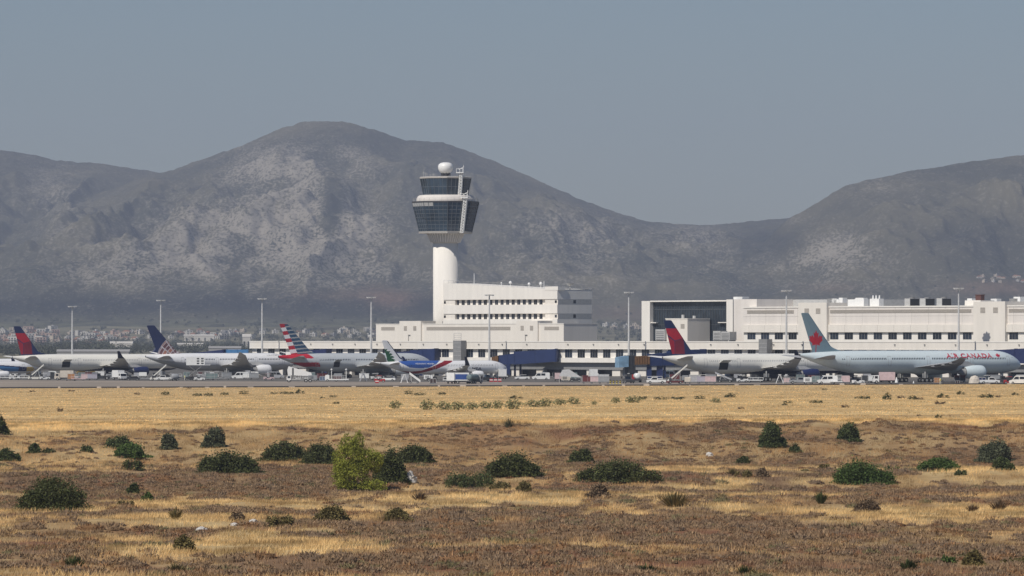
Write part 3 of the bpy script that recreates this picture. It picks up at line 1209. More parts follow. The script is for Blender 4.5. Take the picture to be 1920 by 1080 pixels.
lattice(twl(866.5, 437, 53), twl(873.5, 374, 63), 1.0, 'ladder_cage', tw, 12)
lattice(twl(862.5, 368, 45), twl(865.5, 326, 50), .9, 'ladder_cage', tw, 8)
for px, y, r in ((864, 325, 50), (872, 372, 63)):
    c = twl(px, y, r)
    m = MB().box(c.x - 1.3, c.x + 1.3, c.y - .9, c.y + .9, c.z - .1, c.z + .15)
    for dx in (-1.2, 0, 1.2):
        m.tube((c.x + dx, c.y - .8, c.z), (c.x + dx, c.y - .8, c.z + 1.3), .08, n=5)
    m.tube((c.x - 1.2, c.y - .8, c.z + 1.3), (c.x + 1.2, c.y - .8, c.z + 1.3), .08, n=5)
    m.tube((c.x + .6, c.y, c.z), (c.x + 1.1, c.y, c.z + 2.6), .1, n=5)
    m.tube((c.x - .6, c.y, c.z + 1.0), (c.x + 1.2, c.y, c.z + 2.0), .1, n=5)
    m.build('crane_platform', VWHITE, tw)

# main terminal to the right
B3 = 6.0
a0, a1 = a_at(1393, B3), a_at(2180, B3)
mt, mo = bthing('terminal_building', 'long cream main terminal with square dark windows and grey louvres above the concourse', a0, B3, z=11)
MB().box(a0, a1, B3 + .4, B3 + 50, 10.9, 13.75).build('window_wall', WHITE, mt, off=mo)
MB().box(a0 - .2, a1, B3 - .35, B3 + 50, 13.75, 15.95).build('slab_band', CREAM, mt, off=mo)
MB().box(a0, a1, B3 + .2, B3 + 50, 15.95, 21.0).build('wall', PINKISH, mt, off=mo)
MB().box(a0 - .1, a1, B3, B3 + 50, 21.0, 21.4).build('coping', WHITE, mt, off=mo)
for x0, x1 in ((1400.5, 1487.5), (1556, 1820.5), (1891, 2150)):
    c0, c1 = a_at(x0, B3), a_at(x1, B3)
    m = MB().box(c0, c1, B3 + .12, B3 + .25, 19.35, 20.35)
    for j in range(4):
        m.box(c0, c1, B3 + .06, B3 + .12, 19.42 + j * .25, 19.52 + j * .25)
    m.build('louvre_band', LOUVRE, mt, off=mo)
for x0, x1 in ((1496.7, 1550), (1825, 1884.5)):
    c0, c1 = a_at(x0, B3 - .9), a_at(x1, B3 - .9)
    MB().box(c0, c1, B3 - .9, B3 + 8, 10.9, 22.5).build('stair_core', CREAM, mt, off=mo)
    vents(mt, mo, (x0 + (x1 - x0) * .30, x0 + (x1 - x0) * .70), B3 - .9, 19.2, 1.9, 1.6)
c0, c1 = a_at(1809, B3 + 6), a_at(1825, B3 + 6)
MB().box(c0, c1 + 3, B3 + 6, B3 + 12, 21, 22.9).build('roof_plant', WHITE, mt, off=mo)
JT = mat('joint_grey', (.44, .42, .39), .9)
m = MB()
q = a0 + 3.0
while q < a1 - 1:
    m.box(q, q + .09, B3 + .185, B3 + .2, 15.97, 20.98)
    m.box(q, q + .09, B3 - .365, B3 - .35, 13.78, 15.92)
    q += 7.0
m.box(a0, a1, B3 + .18, B3 + .2, 18.4, 18.48)
m.build('panel_joint', JT, mt, off=mo)
ww = a_at(1582.5, B3) - a_at(1555, B3)
win_row(mt, mo, [a_at(1555, B3) + (a_at(1804, B3) - a_at(1555, B3)) * i / 9 for i in range(10)], B3 + .4, 11.65, ww * .56, 1.95, 2)
win_row(mt, mo, [a_at(1400, B3) + (a_at(1477, B3) - a_at(1400, B3)) * i / 3 for i in range(4)], B3 + .4, 11.65, ww * .56, 1.95, 2)
win_row(mt, mo, [a_at(1891, B3) + q * ww for q in range(9)], B3 + .4, 11.65, ww * .56, 1.95, 2)
c0, c1 = a_at(1419, 25), a_at(1606, 25)
MB().box(c0, c1, 25, 55, 21.4, 23.6).build('upper_roof', LGREY, mt, off=mo)
m = MB()
for px in (1555, 1562, 1567, 1577, 1594, 1897, 1905, 1862, 1818):
    c = a_at(px, 20)
    h = random.uniform(.4, 1.2)
    m = MB().box(c - 1, c + random.uniform(.5, 2.4), 20, 22, 21.4, 23.0 + h)
    m.build('roof_unit', VWHITE if random.random() < .7 else MGREY, mt, off=mo)
for px, w, h, sp in ((1611, 14, 14, 0), (1639.5, 13, 12, 1)):
    c = a_at(px, 12)
    m = MB().box(c - 2.0, c + 2.0, 12, 14, 21.4, 23.6)
    if sp:
        for q in (-1.5, -.2, 1.2):
            m.tube((c + q, 13, 23.6), (c + q, 13, 24.6), .3, .2, 6)
    else:
        m.box(c - 1.7, c + 1.7, 12.1, 13.9, 23.6, 23.9)
    m.build('vent_stack', VWHITE, mt, off=mo)
for px in (1696, 1725, 1756):
    c = a_at(px, 14)
    k = thing('rooftop_chiller', {1696: 'grey louvred rooftop chiller, farthest left of three on the terminal roof', 1725: 'grey louvred rooftop chiller in the middle of three', 1756: 'grey louvred rooftop chiller nearest the tall light mast'}[px], 'chiller', (*world(c, 14)[:2], hz_(21.4)), RZ, 'chillers on the terminal roof')
    d = a_at(px + 10, 14) - c
    e = b_at(px + 28, c + d) - 14
    MB().box(0, d, 0, e, 0, 2.3).build('casing', LGREY, k)
    m = MB()
    for j in range(7):
        m.box(d, d + .06, .2, e - .2, .15 + j * .3, .33 + j * .3)
    m.build('grille', BLACK, k)
    MB().box(d + .005, d + .03, .15, e - .15, .1, 2.2).build('backing', DGREY, k)
    MB().lathe([(.9, 0), (.9, .35), (.7, .35)], (d / 2, e / 2, 2.3), 16).build('fan_cowl', MGREY, k)
c = a_at(1834, 15)
k = thing('chimney', 'brown square chimney on the terminal roof', 'chimney', (*world(c, 15)[:2], hz_(22.5)), RZ)
MB().box(-1.1, 1.1, 0, 1.6, -1, 2.2).build('stack', BRICKBR, k)
MB().box(-1.25, 1.25, -.15, 1.75, 2.0, 2.2).build('cap', BRICKBR, k)

# dark glass hall
B4 = 12.0
g0, g1 = a_at(1203, B4), a_at(1374, B4)
gh, go = bthing('glass_hall', 'tall dark glass hall in a white frame on the concourse roof', g0, B4, z=11)
w0, w1 = a_at(1218.5, B4), a_at(1362, B4)
MB().box(g0, w0, B4, B4 + 34, 10.9, 23.4).build('end_wall', WHITE, gh, off=go)
MB().box(w1, g1, B4, B4 + 34, 10.9, 23.7).build('side_wall', WHITE, gh, off=go)
MB().box(w0, w1, B4 + .1, B4 + 34, 23.1, 23.5).build('roof', WHITE, gh, off=go)
m = MB().box(w0, w1, B4 + 1.5, B4 + 3, 10.9, 23.1, 0)
for i in range(30):
    c = w0 + (w1 - w0) * (i + .5) / 30
    m.box(c - .06, c + .06, B4 + 1.36, B4 + 1.5, 10.9, 22.0, 1)
m.box(w0, w1, B4 + 1.38, B4 + 1.5, 20.6, 20.9, 1)
m.box(w0, w1, B4 + 1.38, B4 + 1.5, 16.0, 16.15, 1)
m.build('glazing', [HALLG, HMULL], gh, off=go)
for x in (1224, 1358):
    c = a_at(x, B4 + 1)
    MB().box(c - 2.2, c + 2.2, B4 + .3, B4 + 1.3, 16.6, 16.85).build('light_shelf', WHITE, gh, off=go)
h0, h1 = a_at(1372.5, B4 - 3), a_at(1419, B4 - 3)
MB().box(h0 + .8, h1, B4 - 3, B4 + 20, 10.9, 23.7).build('corner_block', PINKISH, gh, off=go)
c = a_at(1375, B4)
MB().box(c - 2, c + 2, B4 + 2, B4 + 5, 23.7, 24.5).build('roof_unit', VWHITE, gh, off=go)
# roof house in front of the glass
B5 = 3.0
r0, r1 = a_at(1248, B5), a_at(1289, B5)
bk = b_at(1331, r1)
rh, ro = bthing('roof_house', 'small cream roof house standing in front of the dark glass hall', r0, B5, z=11)
MB().box(r0, r1, B5, bk, 10.9, 17.8).build('wall', CREAM, rh, off=ro)
MB().box(r0 - .1, r1 + .1, B5 - .1, bk, 17.8, 18.0).build('coping', WHITE, rh, off=ro)
vents(rh, ro, (1280,), B5, 14.9, 1.7, 1.4)
MB().tube((r1 - 3, bk - 4, 18), (r1 - 3, bk - 4, 18.8), .5).tube((r1 - 5, bk - 7, 18), (r1 - 5, bk - 7, 19.1), .5).build('roof_vent', LGREY, rh, off=ro)
for i, (x0, x1, y0, b, l) in enumerate(((1229, 1246, 617.5, 2, 'grey cooling unit on the concourse roof left of the small roof house'), (1337, 1351, 620.5, 2.2, 'grey cooling unit on the concourse roof right of the small roof house'), (1352, 1368, 622, 2.4, 'grey cooling unit with white cap beside the corner of the glass hall'))):
    c0, c1 = a_at(x0, b), a_at(x1, b)
    zt_ = 12 + (zrow(y0, dist(c0, b)) - 12) / HS
    k, ko = bthing('cooling_unit', l, c0, b, 'cooling unit', 11, 'cooling units on the concourse roof')
    MB().box(c0, c1, b, b + 3, 11.35, zt_).build('casing', LGREY, k, off=ko)
    m = MB()
    for j in range(5):
        m.box(c0 + .3, c1 - .3, b - .04, b, 11.6 + j * (zt_ - 11.9) / 5, 11.75 + j * (zt_ - 11.9) / 5)
    m.build('grille', DGREY, k, off=ko)
    m = MB()
    for q in (c0 + .2, c1 - .4):
        m.box(q, q + .2, b, b + 2.8, 10.95, 11.35)
    m.build('foot', MGREY, k, off=ko)


# ------------------------------------------------------------------ boarding bridges
def tunnel(mb, A, B, w, mi=0):
    """A, B: (x, y, z bottom, z top)"""
    d = Vector((B[0] - A[0], B[1] - A[1]))
    n = Vector((-d.y, d.x)).normalized() * (w / 2)
    q = lambda P, z, s: (P[0] + s * n.x, P[1] + s * n.y, z)
    mb.hexa([q(A, A[2], -1), q(B, B[2], -1), q(B, B[2], 1), q(A, A[2], 1)], [q(A, A[3], -1), q(B, B[3], -1), q(B, B[3], 1), q(A, A[3], 1)], mi)


def pp(px, D, y0, y1):
    """plan point with bottom and top heights (y0 upper row, y1 lower row)"""
    return ((px - 960) / F * D, D, zrow(y1, D), zrow(y0, D))


def bridge(label, secs, bellows=None, cab=None, cols=(), sign=True):
    base = secs[0][0]
    r = thing('boarding_bridge', label, 'boarding bridge', (base[0], base[1], 0), 0, 'boarding bridges between concourse and jets')
    off = (base[0], base[1], 0)
    for i, (A, B, w, m) in enumerate(secs):
        mb = MB()
        tunnel(mb, A, B, w)
        for e in (.02, .5, .98):
            P = [A[k] * (1 - e) + B[k] * e for k in range(4)]
            Q = [A[k] * (1 - e - .012) + B[k] * (e + .012) for k in range(4)]
            P[2] -= .12; Q[2] -= .12; P[3] += .12; Q[3] += .12
            tunnel(mb, P, Q, w + .24)
        t = mb.build('tunnel', m, r, off=off)
    if bellows:
        mb = MB()
        A, B, w = bellows
        for i in range(6):
            P = [A[k] + (B[k] - A[k]) * i / 6 for k in range(4)]
            Q = [A[k] + (B[k] - A[k]) * (i + .8) / 6 for k in range(4)]
            tunnel(mb, P, Q, w + .15 * (i % 2))
        mb.build('bellows', BROWN, r, off=off)
    if cab:
        mb = MB()
        A, B, w, m = cab
        tunnel(mb, A, B, w)
        c = mb.build('cab', m, r, off=off)
        mb = MB()
        P = [A[k] * .9 + B[k] * .1 for k in range(4)]
        Q = [A[k] * .1 + B[k] * .9 for k in range(4)]
        h = P[3] - P[2]
        P[2] += h * .35; P[3] -= h * .12; Q[2] += h * .35; Q[3] -= h * .12
        tunnel(mb, P, Q, w + .08)
        mb.build('cab_window', GLASS if m is not BRIDGEL else BRIDGEL, c, off=off)
    for (P, w, m) in cols:
        mb = MB().box(P[0] - w / 2, P[0] + w / 2, P[1] - w / 2, P[1] + w / 2, P[2], P[3])
        mb.build('support_column', m, r, off=off)
        mb = MB()
        for dx in (-.7, .7):
            mb.tube((P[0] + dx - .2, P[1] - .7, P[2] + .5), (P[0] + dx + .2, P[1] - .7, P[2] + .5), .5, n=12)
        mb.build('wheel_bogie', RUBBER, r, off=off)
    return r


Dp = lambda px: dist(a_at(px, -1), -1)
D0 = Dp(1046)
bridge('navy boarding bridge with a brown hood, reaching to the nose of the swoosh jet',
       [(pp(1046, D0, 654, 678), pp(966, D0 + 4, 659.5, 683.5), 3.4, BRIDGE), (pp(972, D0 + 4, 662, 682), pp(938, D0 + 6, 666.5, 684), 2.9, BRIDGE)],
       (pp(938, D0 + 6, 666.5, 685), pp(926, D0 + 7, 670, 686), 3.6), None,
       [(pp(953, D0 + 3, 683, 712), 1.3, BRIDGE), (pp(965.5, D0 + 5, 683, 711), .7, NAVYD), (pp(976, D0 + 5, 683, 711), .7, NAVYD)])
x, y, z0, z1 = pp(1044, D0, 648, 654)
D1_ = Dp(822)
bridge('navy boarding bridge behind the blue back of the swoosh jet', [(pp(821, D1_, 653.5, 677), pp(774, D1_ + 6, 656.5, 677), 3.4, BRIDGE), (pp(778, D1_ + 6, 658, 676), pp(742, D1_ + 8, 660.5, 675), 2.9, NAVY)], None, None, [(pp(790, D1_ + 4, 676, 708), 1.2, BRIDGE)])
bridge('boarding bridge with pale blue glazed cab and brown hood',
       [(pp(1320, 1700, 655, 682), pp(1255, 1694, 659, 685), 3.4, BRIDGE), (pp(1262, 1694, 661, 685), pp(1216, 1692, 664, 686), 3.0, BRIDGE), (pp(1187, 1691, 667, 699), pp(1175, 1690, 667, 699), 3.2, VDARK)],
       (pp(1216, 1692, 667, 683), pp(1187, 1691, 668, 684), 3.3), (pp(1175, 1690, 667, 688), pp(1157, 1689, 670, 689), 3.6, BRIDGEL),
       [(pp(1217, 1692, 684, 714), 1.5, BRIDGE), (pp(1237, 1693, 684, 714), 1.9, NAVY), (pp(1246, 1693, 684, 712), .7, BRIDGE), (pp(1170, 1690, 690, 712), .6, MGREY)])
D4 = Dp(470)
bridge('dark navy boarding bridge with a blue glazed end rising behind the globe tailed jet', [(pp(424, D4, 655.5, 670), pp(350, D4 + 10, 664, 676), 3.0, NAVY), (pp(466, D4, 655.5, 670), pp(424, D4, 655.5, 670), 3.4, SKYB)], None, None, [(pp(430, D4, 668, 700), 1.0, BRIDGE)])
bridge('short navy boarding bridge above the back of the stripe tailed jet', [(pp(617, Dp(617) - 2, 654.5, 672), pp(572, Dp(617) + 4, 657.5, 672), 3.0, NAVY)], None, None, [(pp(610, Dp(617), 670, 702), 1.0, BRIDGE)])
bridge('navy boarding bridge behind the nose of the maple leaf jet', [(pp(1945, 1556, 652, 682), pp(1866, 1560, 656.5, 680), 3.4, NAVY)], None, None, [(pp(1925, 1556, 681, 715), 1.3, BRIDGE)])


# ------------------------------------------------------------------ light masts
def mast():
    r = thing('light_mast', 'x', 'light mast', (0, 0, 0), 0, 'tall light masts along the stands')
    H = 24.5
    MB().tube((0, 0, 0), (0, 0, H), .42, .2, 10).build('pole', POLE, r)
    MB().tube((0, 0, 0), (0, 0, .5), .8, .8, 10).build('base', LGREY, r)
    h = MB().lathe([(.3, H), (1.3, H + .05), (1.35, H + .22), (.3, H + .3)], (0, 0, 0), 16).build('head_ring', POLE, r)
    for i in range(8):
        a = 2 * PI * i / 8
        c, s = math.cos(a), math.sin(a)
        MB().hexa([(1.2 * c - .25, 1.2 * s - .25, H - .1), (1.2 * c + .25, 1.2 * s - .25, H - .1), (1.2 * c + .25, 1.2 * s + .25, H - .1), (1.2 * c - .25, 1.2 * s + .25, H - .1)],
                  [(1.35 * c - .3, 1.35 * s - .3, H + .32), (1.35 * c + .3, 1.35 * s - .3, H + .32), (1.35 * c + .3, 1.35 * s + .3, H + .32), (1.35 * c - .3, 1.35 * s + .3, H + .32)]).build('floodlight', LAMPG, h)
    return r


M0 = mast()
MS = [(135.5, 574.5, 'slim white light mast rising behind the navy and red tail nearest the town'), (301.5, 563, 'white light mast just right of the globe tail'), (491.5, 560, 'white light mast just left of the striped tail'),
      (696, 557.5, 'white light mast at the left end of the low cream roof block'), (917.5, 553, 'grey light mast standing in front of the white office block'), (1179, 548, 'white light mast left of the dark glass hall'),
      (1474.5, 545, 'white light mast left of the tail with the maple leaf'), (1797.5, 540.5, 'white light mast above the red lettering of the ice blue jet')]
for i, (px, y, l) in enumerate(MS):
    a = a_at(px, -9)
    D = dist(a, -9)
    x = (px - 960) / F * D
    H = zrow(y, D) - gz(x)
    o = M0 if i == 0 else copy_tree(M0)
    o.location = (x, D, gz(x))
    o.scale = (1, 1, H / 24.7)
    o['label'] = l
# ------------------------------------------------------------------ ground vehicles and gear
def wheels(r, xs, w, rr=.34, n=12):
    for x in xs:
        for s in (-1, 1):
            MB().tube((x, s * (w / 2 - .22), rr), (x, s * (w / 2 + .01), rr), rr, rr, n).tube((x, s * (w / 2 + .012), rr), (x, s * (w / 2 + .02), rr), rr * .5, rr * .5, 8, 1).build('wheel', [RUBBER, LGREY], r)


def root(kind, cat):
    return thing(kind, 'x', cat)


def v_van(col):
    r = root('van', 'van')
    b = MB().side([(-2.6, .32), (2.35, .32), (2.6, .5), (2.58, .95), (1.75, 1.18), (1.05, 2.1), (.8, 2.2), (-2.5, 2.2), (-2.6, 1.9)], -.95, .95).build('body', col, r)
    m = MB()
    for s in (-1, 1):
        m.hexa([(.1, s * .955, 1.25), (1.5, s * .955, 1.25), (.95, s * .955, 1.95), (.1, s * .955, 1.95)], [(.1, s * .965, 1.25), (1.5, s * .965, 1.25), (.95, s * .965, 1.95), (.1, s * .965, 1.95)])
        m.box(-1.3, -.1, s * .96 - .005, s * .96 + .005, 1.3, 1.95)
    m.add([(1.79, -.85, 1.2), (1.79, .85, 1.2), (1.12, .8, 2.06), (1.12, -.8, 2.06)], [(0, 1, 2, 3)])
    m.build('window', GLASS, r)
    MB().box(2.5, 2.66, -.95, .95, .35, .6).build('bumper', DGREY, r)
    wheels(r, (-1.6, 1.6), 1.9)
    return r


def v_car(col, roofc=None):
    r = root('car', 'car')
    MB().side([(-2.1, .3), (2.1, .3), (2.15, .7), (1.2, .92), (-1.9, .95), (-2.12, .8)], -.87, .87).build('body', col, r)
    MB().side([(-1.75, .94), (1.15, .92), (.45, 1.42), (-1.15, 1.45)], -.76, .76).build('cabin', GLASS, r)
    MB().side([(-1.2, 1.42), (.5, 1.40), (.4, 1.48), (-1.1, 1.5)], -.77, .77).build('roof', roofc or col, r)
    wheels(r, (-1.3, 1.35), 1.74, .31)
    return r


def v_pickup(col):
    r = root('pickup_truck', 'pickup truck')
    MB().side([(-.4, .4), (2.5, .4), (2.55, .95), (1.55, 1.1), (1.0, 1.72), (-.3, 1.75), (-.4, 1.1)], -.9, .9).build('cab', col, r)
    m = MB().box(-2.6, -.42, -.9, .9, .45, .62)
    m.box(-2.6, -.42, -.9, -.84, .62, 1.05).box(-2.6, -.42, .84, .9, .62, 1.05).box(-2.6, -2.54, -.84, .84, .62, 1.05)
    m.build('load_bed', col, r)
    m = MB()
    for s in (-1, 1):
        m.hexa([(-.2, s * .905, 1.12), (1.4, s * .905, 1.12), (.95, s * .905, 1.62), (-.2, s * .905, 1.62)], [(-.2, s * .915, 1.12), (1.4, s * .915, 1.12), (.95, s * .915, 1.62), (-.2, s * .915, 1.62)])
    m.build('window', GLASS, r)
    wheels(r, (-1.65, 1.65), 1.8, .36)
    return r


def v_tractor(col):
    r = root('baggage_tractor', 'baggage tractor')
    MB().side([(-1.5, .3), (1.5, .3), (1.5, .95), (.35, 1.0), (.25, .7), (-.7, .7), (-.8, 1.05), (-1.5, 1.05)], -.75, .75).build('body', col, r)
    m = MB()
    for x in (-.75, .45):
        for s in (-.68, .68):
            m.tube((x, s, .9), (x * .9, s, 1.85), .04, n=5)
    m.build('canopy_post', DGREY, r)
    MB().box(-.95, .6, -.76, .76, 1.85, 1.95).build('canopy', col, r)
    MB().box(-.65, -.15, -.45, .45, .7, .95).box(-.72, -.6, -.45, .45, .95, 1.35).build('seat', BLACK, r)
    wheels(r, (-1.0, 1.0), 1.5, .33)
    return r


def v_cart(col):
    r = root('baggage_cart', 'baggage cart')
    MB().box(-1.5, 1.5, -.75, .75, .42, .55).build('deck', MGREY, r)
    m = MB()
    for x in (-1.45, 0, 1.45):
        for s in (-.7, .7):
            m.tube((x, s, .55), (x, s, 1.85), .04, n=5)
    m.build('frame_post', LGREY, r)
    MB().side([(-1.55, 1.85), (1.55, 1.85), (1.5, 1.98), (-1.5, 1.98)], -.78, .78).build('roof', col, r)
    MB().box(-1.42, 1.42, -.72, -.69, .58, 1.84).box(-1.42, -1.39, -.69, .69, .58, 1.84).build('curtain', col, r)
    m = MB()
    rr = random.Random(hash(col.name) % 99)
    for i in range(6):
        x = -1.2 + i * .42
        m.box(x, x + .34, -.6, .1, .56, .56 + rr.uniform(.3, .9), 0)
    m.build('luggage', VDARK, r)
    MB().tube((1.5, 0, .45), (2.2, 0, .4), .05).build('tow_bar', DGREY, r)
    wheels(r, (-1.1, 1.1), 1.4, .22)
    return r


def v_dolly(col):
    r = root('container_dolly', 'cargo dolly')
    MB().box(-1.65, 1.65, -.85, .85, .4, .55).build('deck', MGREY, r)
    MB().side([(-1.0, .56), (.6, .56), (1.1, 1.1), (1.1, 2.15), (-1.0, 2.15)], -.76, .76).build('container', col, r)
    m = MB()
    for x in (-.98, .05, 1.06):
        m.box(x - .03, x + .03, -.78, -.76, 1.1 if x > 1 else .58, 2.14)
    m.box(-1, 1.1, -.78, -.76, 2.07, 2.14).box(-1, 1.1, -.78, -.76, 1.1, 1.16)
    m.build('container_frame', LGREY, r)
    MB().tube((1.6, 0, .45), (2.4, 0, .4), .05).build('tow_bar', DGREY, r)
    wheels(r, (-1.2, 1.2), 1.5, .22)
    return r


def v_flat(col):
    r = root('flat_trailer', 'trailer')
    m = MB().box(-2.2, 2.2, -.9, .9, .5, .72)
    m.build('deck', col, r)
    m = MB()
    for x in (-2.1, -.7, .7, 2.1):
        m.tube((x, -.85, .7), (x, -.85, 1.3), .05, n=5)
    m.tube((-2.1, -.85, 1.3), (2.1, -.85, 1.3), .05, n=5)
    m.build('side_rail', col, r)
    MB().tube((2.2, 0, .5), (3.0, 0, .4), .06).build('tow_bar', DGREY, r)
    wheels(r, (-1.5, 1.5), 1.6, .26)
    return r


def v_belt(col, L=6.2, h=3.8, base=None):
    r = root('belt_loader', 'belt loader')
    x0 = -L * .5
    x1 = L * .5
    a = math.atan2(h - .7, L)
    m = MB().hexa([(x0, -.55, .55), (x1, -.55, h - .15), (x1, .55, h - .15), (x0, .55, .55)], [(x0, -.55, .95), (x1, -.55, h + .3), (x1, .55, h + .3), (x0, .55, .95)])
    m.build('conveyor', col, r)
    MB().hexa([(x0 + .1, -.4, 1.0), (x1 - .1, -.4, h + .30), (x1 - .1, .4, h + .30), (x0 + .1, .4, 1.0)], [(x0 + .1, -.4, 1.02), (x1 - .1, -.4, h + .32), (x1 - .1, .4, h + .32), (x0 + .1, .4, 1.02)]).build('belt', VDARK, r)
    MB().side([(x0 - .3, .3), (x0 + 4.0, .3), (x0 + 4.0, .75), (x0 + 1.0, .8), (x0 - .3, .7)], -.8, .8).build('chassis', base or col, r)
    m = MB()
    for s in (-.5, .5):
        m.tube((x0 + 3.3, s, .7), (x0 + L * .62, s, .6 + (h - .6) * .58), .07, n=6)
        m.tube((x0 + 1.5, s, .7), (x0 + L * .62, s, .6 + (h - .6) * .58), .05, n=6)
    m.build('lift_strut', LGREY, r)
    MB().box(x0 + .2, x0 + .9, -.7, -.58, .8, 1.5).build('control_panel', DGREY, r)
    wheels(r, (x0 + .5, x0 + 3.3), 1.6, .34)
    return r


def v_lift(col, h=4.1, cabc=None):
    """catering truck with its box raised on scissors"""
    r = root('catering_truck', 'catering truck')
    MB().box(-3.6, 2.1, -1.1, 1.1, .7, .95).build('chassis', DGREY, r)
    MB().side([(2.2, .45), (3.9, .45), (3.95, 1.1), (3.6, 1.9), (3.4, 2.3), (2.2, 2.35)], -1.1, 1.1).build('cab', cabc or col, r)
    m = MB()
    for s in (-1, 1):
        m.box(2.6, 3.35, s * 1.105 - .005, s * 1.105 + .005, 1.4, 2.1)
    m.add([(3.93, -1, 1.2), (3.93, 1, 1.2), (3.62, 1, 1.92), (3.62, -1, 1.92)], [(0, 1, 2, 3)])
    m.build('window', GLASS, r)
    m = MB()
    for s in (-.9, .9):
        m.tube((-3.2, s, .95), (1.4, s, h), .1, n=6)
        m.tube((1.4, s, .95), (-3.2, s, h), .1, n=6)
    m.build('scissor_lift', MGREY, r)
    b = MB().box(-3.7, 1.9, -1.2, 1.2, h, h + 2.5)
    b.box(1.9, 3.6, -1.15, 1.15, h, h + .15)
    b.build('box_body', col, r)
    m = MB()
    for i in range(3):
        for x in (-.5, .8):
            m.box(x, x + .75, -1.23, -1.2, h + .35 + i * .72, h + .75 + i * .72)
    m.build('louvre', VDARK, r)
    m = MB()
    for s in (-1.1, 1.1):
        m.tube((1.95, s, h + 1.1), (3.55, s, h + 1.1), .04, n=5)
        m.tube((3.55, s, h + .1), (3.55, s, h + 1.1), .04, n=5)
    m.build('platform_rail', LGREY, r)
    wheels(r, (-2.4, 2.9), 2.2, .48)
    return r


def v_ambulift(col):
    r = root('high_lift_truck', 'lift truck')
    MB().side([(-3.4, 3.6), (-3.0, 4.6), (3.4, 2.75), (3.6, 2.1), (2.2, 1.9), (-3.2, 2.05)], -1.2, 1.2).build('box_body', col, r)
    MB().side([(-3.55, .7), (-2.3, .7), (-2.3, 2.0), (-3.2, 2.05), (-3.6, 1.5)], -1.15, 1.15).build('cab', col, r)
    MB().box(-2.0, -1.55, -1.23, -1.2, 2.05, 4.1).build('stripe', VDARK, r)
    m = MB().box(-2.3, 3.7, -.9, .9, .7, 1.0)
    for x in (-1.8, -.6, .6, 1.8):
        m.tube((x, -.9, 1.0), (x + .9, -.9, 1.95), .09, n=5)
        m.tube((x + .9, -.9, 1.0), (x, -.9, 1.95), .09, n=5)
    m.build('chassis', LGREY, r)
    MB().box(-3.3, -2.5, -1.17, -1.15, 1.2, 1.8).build('window', GLASS, r)
    MB().box(.4, 1.5, -1.0, -.7, .5, 1.3).box(2.6, 3.4, -1.0, -.6, .5, 1.5).build('equipment_box', MGREY, r)
    wheels(r, (-2.9, 1.9, 3.1), 2.2, .52)
    return r


def v_boxtruck(col, cabc=None, pan=None):
    r = root('box_truck', 'truck')
    MB().side([(1.3, .45), (2.9, .45), (2.95, 1.1), (2.65, 1.95), (2.45, 2.15), (1.3, 2.2)], -1.05, 1.05).build('cab', cabc or col, r)
    MB().box(-2.9, 1.2, -1.1, 1.1, .85, 3.0).build('box_body', col, r)
    MB().box(-2.9, 1.3, -.8, .8, .55, .84).build('chassis', DGREY, r)
    if pan:
        MB().box(-2.5, .8, -1.13, -1.1, 1.15, 2.6).build('side_panel', pan, r)
    m = MB().box(1.65, 2.45, -1.06, -1.05, 1.3, 1.95).box(1.65, 2.45, 1.05, 1.06, 1.3, 1.95)
    m.add([(2.94, -.95, 1.2), (2.94, .95, 1.2), (2.66, .95, 1.97), (2.66, -.95, 1.97)], [(0, 1, 2, 3)])
    m.build('window', GLASS, r)
    wheels(r, (-1.9, 2.0), 2.1, .42)
    return r


def v_tank(col, cabc):
    r = root('tank_truck', 'tank truck')
    MB().side([(1.6, .45), (3.0, .45), (3.05, 1.1), (2.8, 2.1), (1.6, 2.2)], -1.05, 1.05).build('cab', cabc, r)
    MB().lathe([(.3, -3.0), (.75, -2.9), (.85, -2.6), (.85, 1.2), (.75, 1.4), (.3, 1.5)], (0, 0, 1.75), 18, 'x').build('tank', col, r, smooth=True)
    MB().box(-3.0, 1.6, -.8, .8, .55, .85).build('chassis', DGREY, r)
    MB().box(1.9, 2.6, -1.06, -1.05, 1.35, 1.95).build('window', GLASS, r)
    wheels(r, (-2.0, -.9, 2.1), 2.1, .45)
    return r


def v_tug(col):
    r = root('pushback_tug', 'tug')
    MB().side([(-2.6, .35), (2.6, .35), (2.65, .8), (2.0, 1.15), (.4, 1.2), (-2.5, 1.1), (-2.65, .8)], -1.15, 1.15).build('body', col, r)
    MB().side([(.2, 1.18), (1.6, 1.16), (1.35, 1.85), (.35, 1.9)], -.7, .7).build('cab', GLASS, r)
    MB().box(.25, 1.45, -.75, .75, 1.88, 1.98).build('cab_roof', col, r)
    wheels(r, (-1.6, 1.6), 2.3, .52)
    return r


def v_gpu(col):
    r = root('ground_power_unit', 'power unit')
    MB().side([(-1.3, .5), (1.3, .5), (1.3, 1.5), (1.05, 1.75), (-1.2, 1.75), (-1.3, 1.6)], -.75, .75).build('housing', col, r)
    m = MB()
    for i in range(4):
        m.box(-.9, .3, -.77, -.75, .75 + i * .2, .85 + i * .2)
    m.build('grille', VDARK, r)
    MB().tube((1.3, 0, .55), (2.2, 0, .35), .05).build('tow_bar', DGREY, r)
    wheels(r, (-.8, .8), 1.4, .3)
    return r


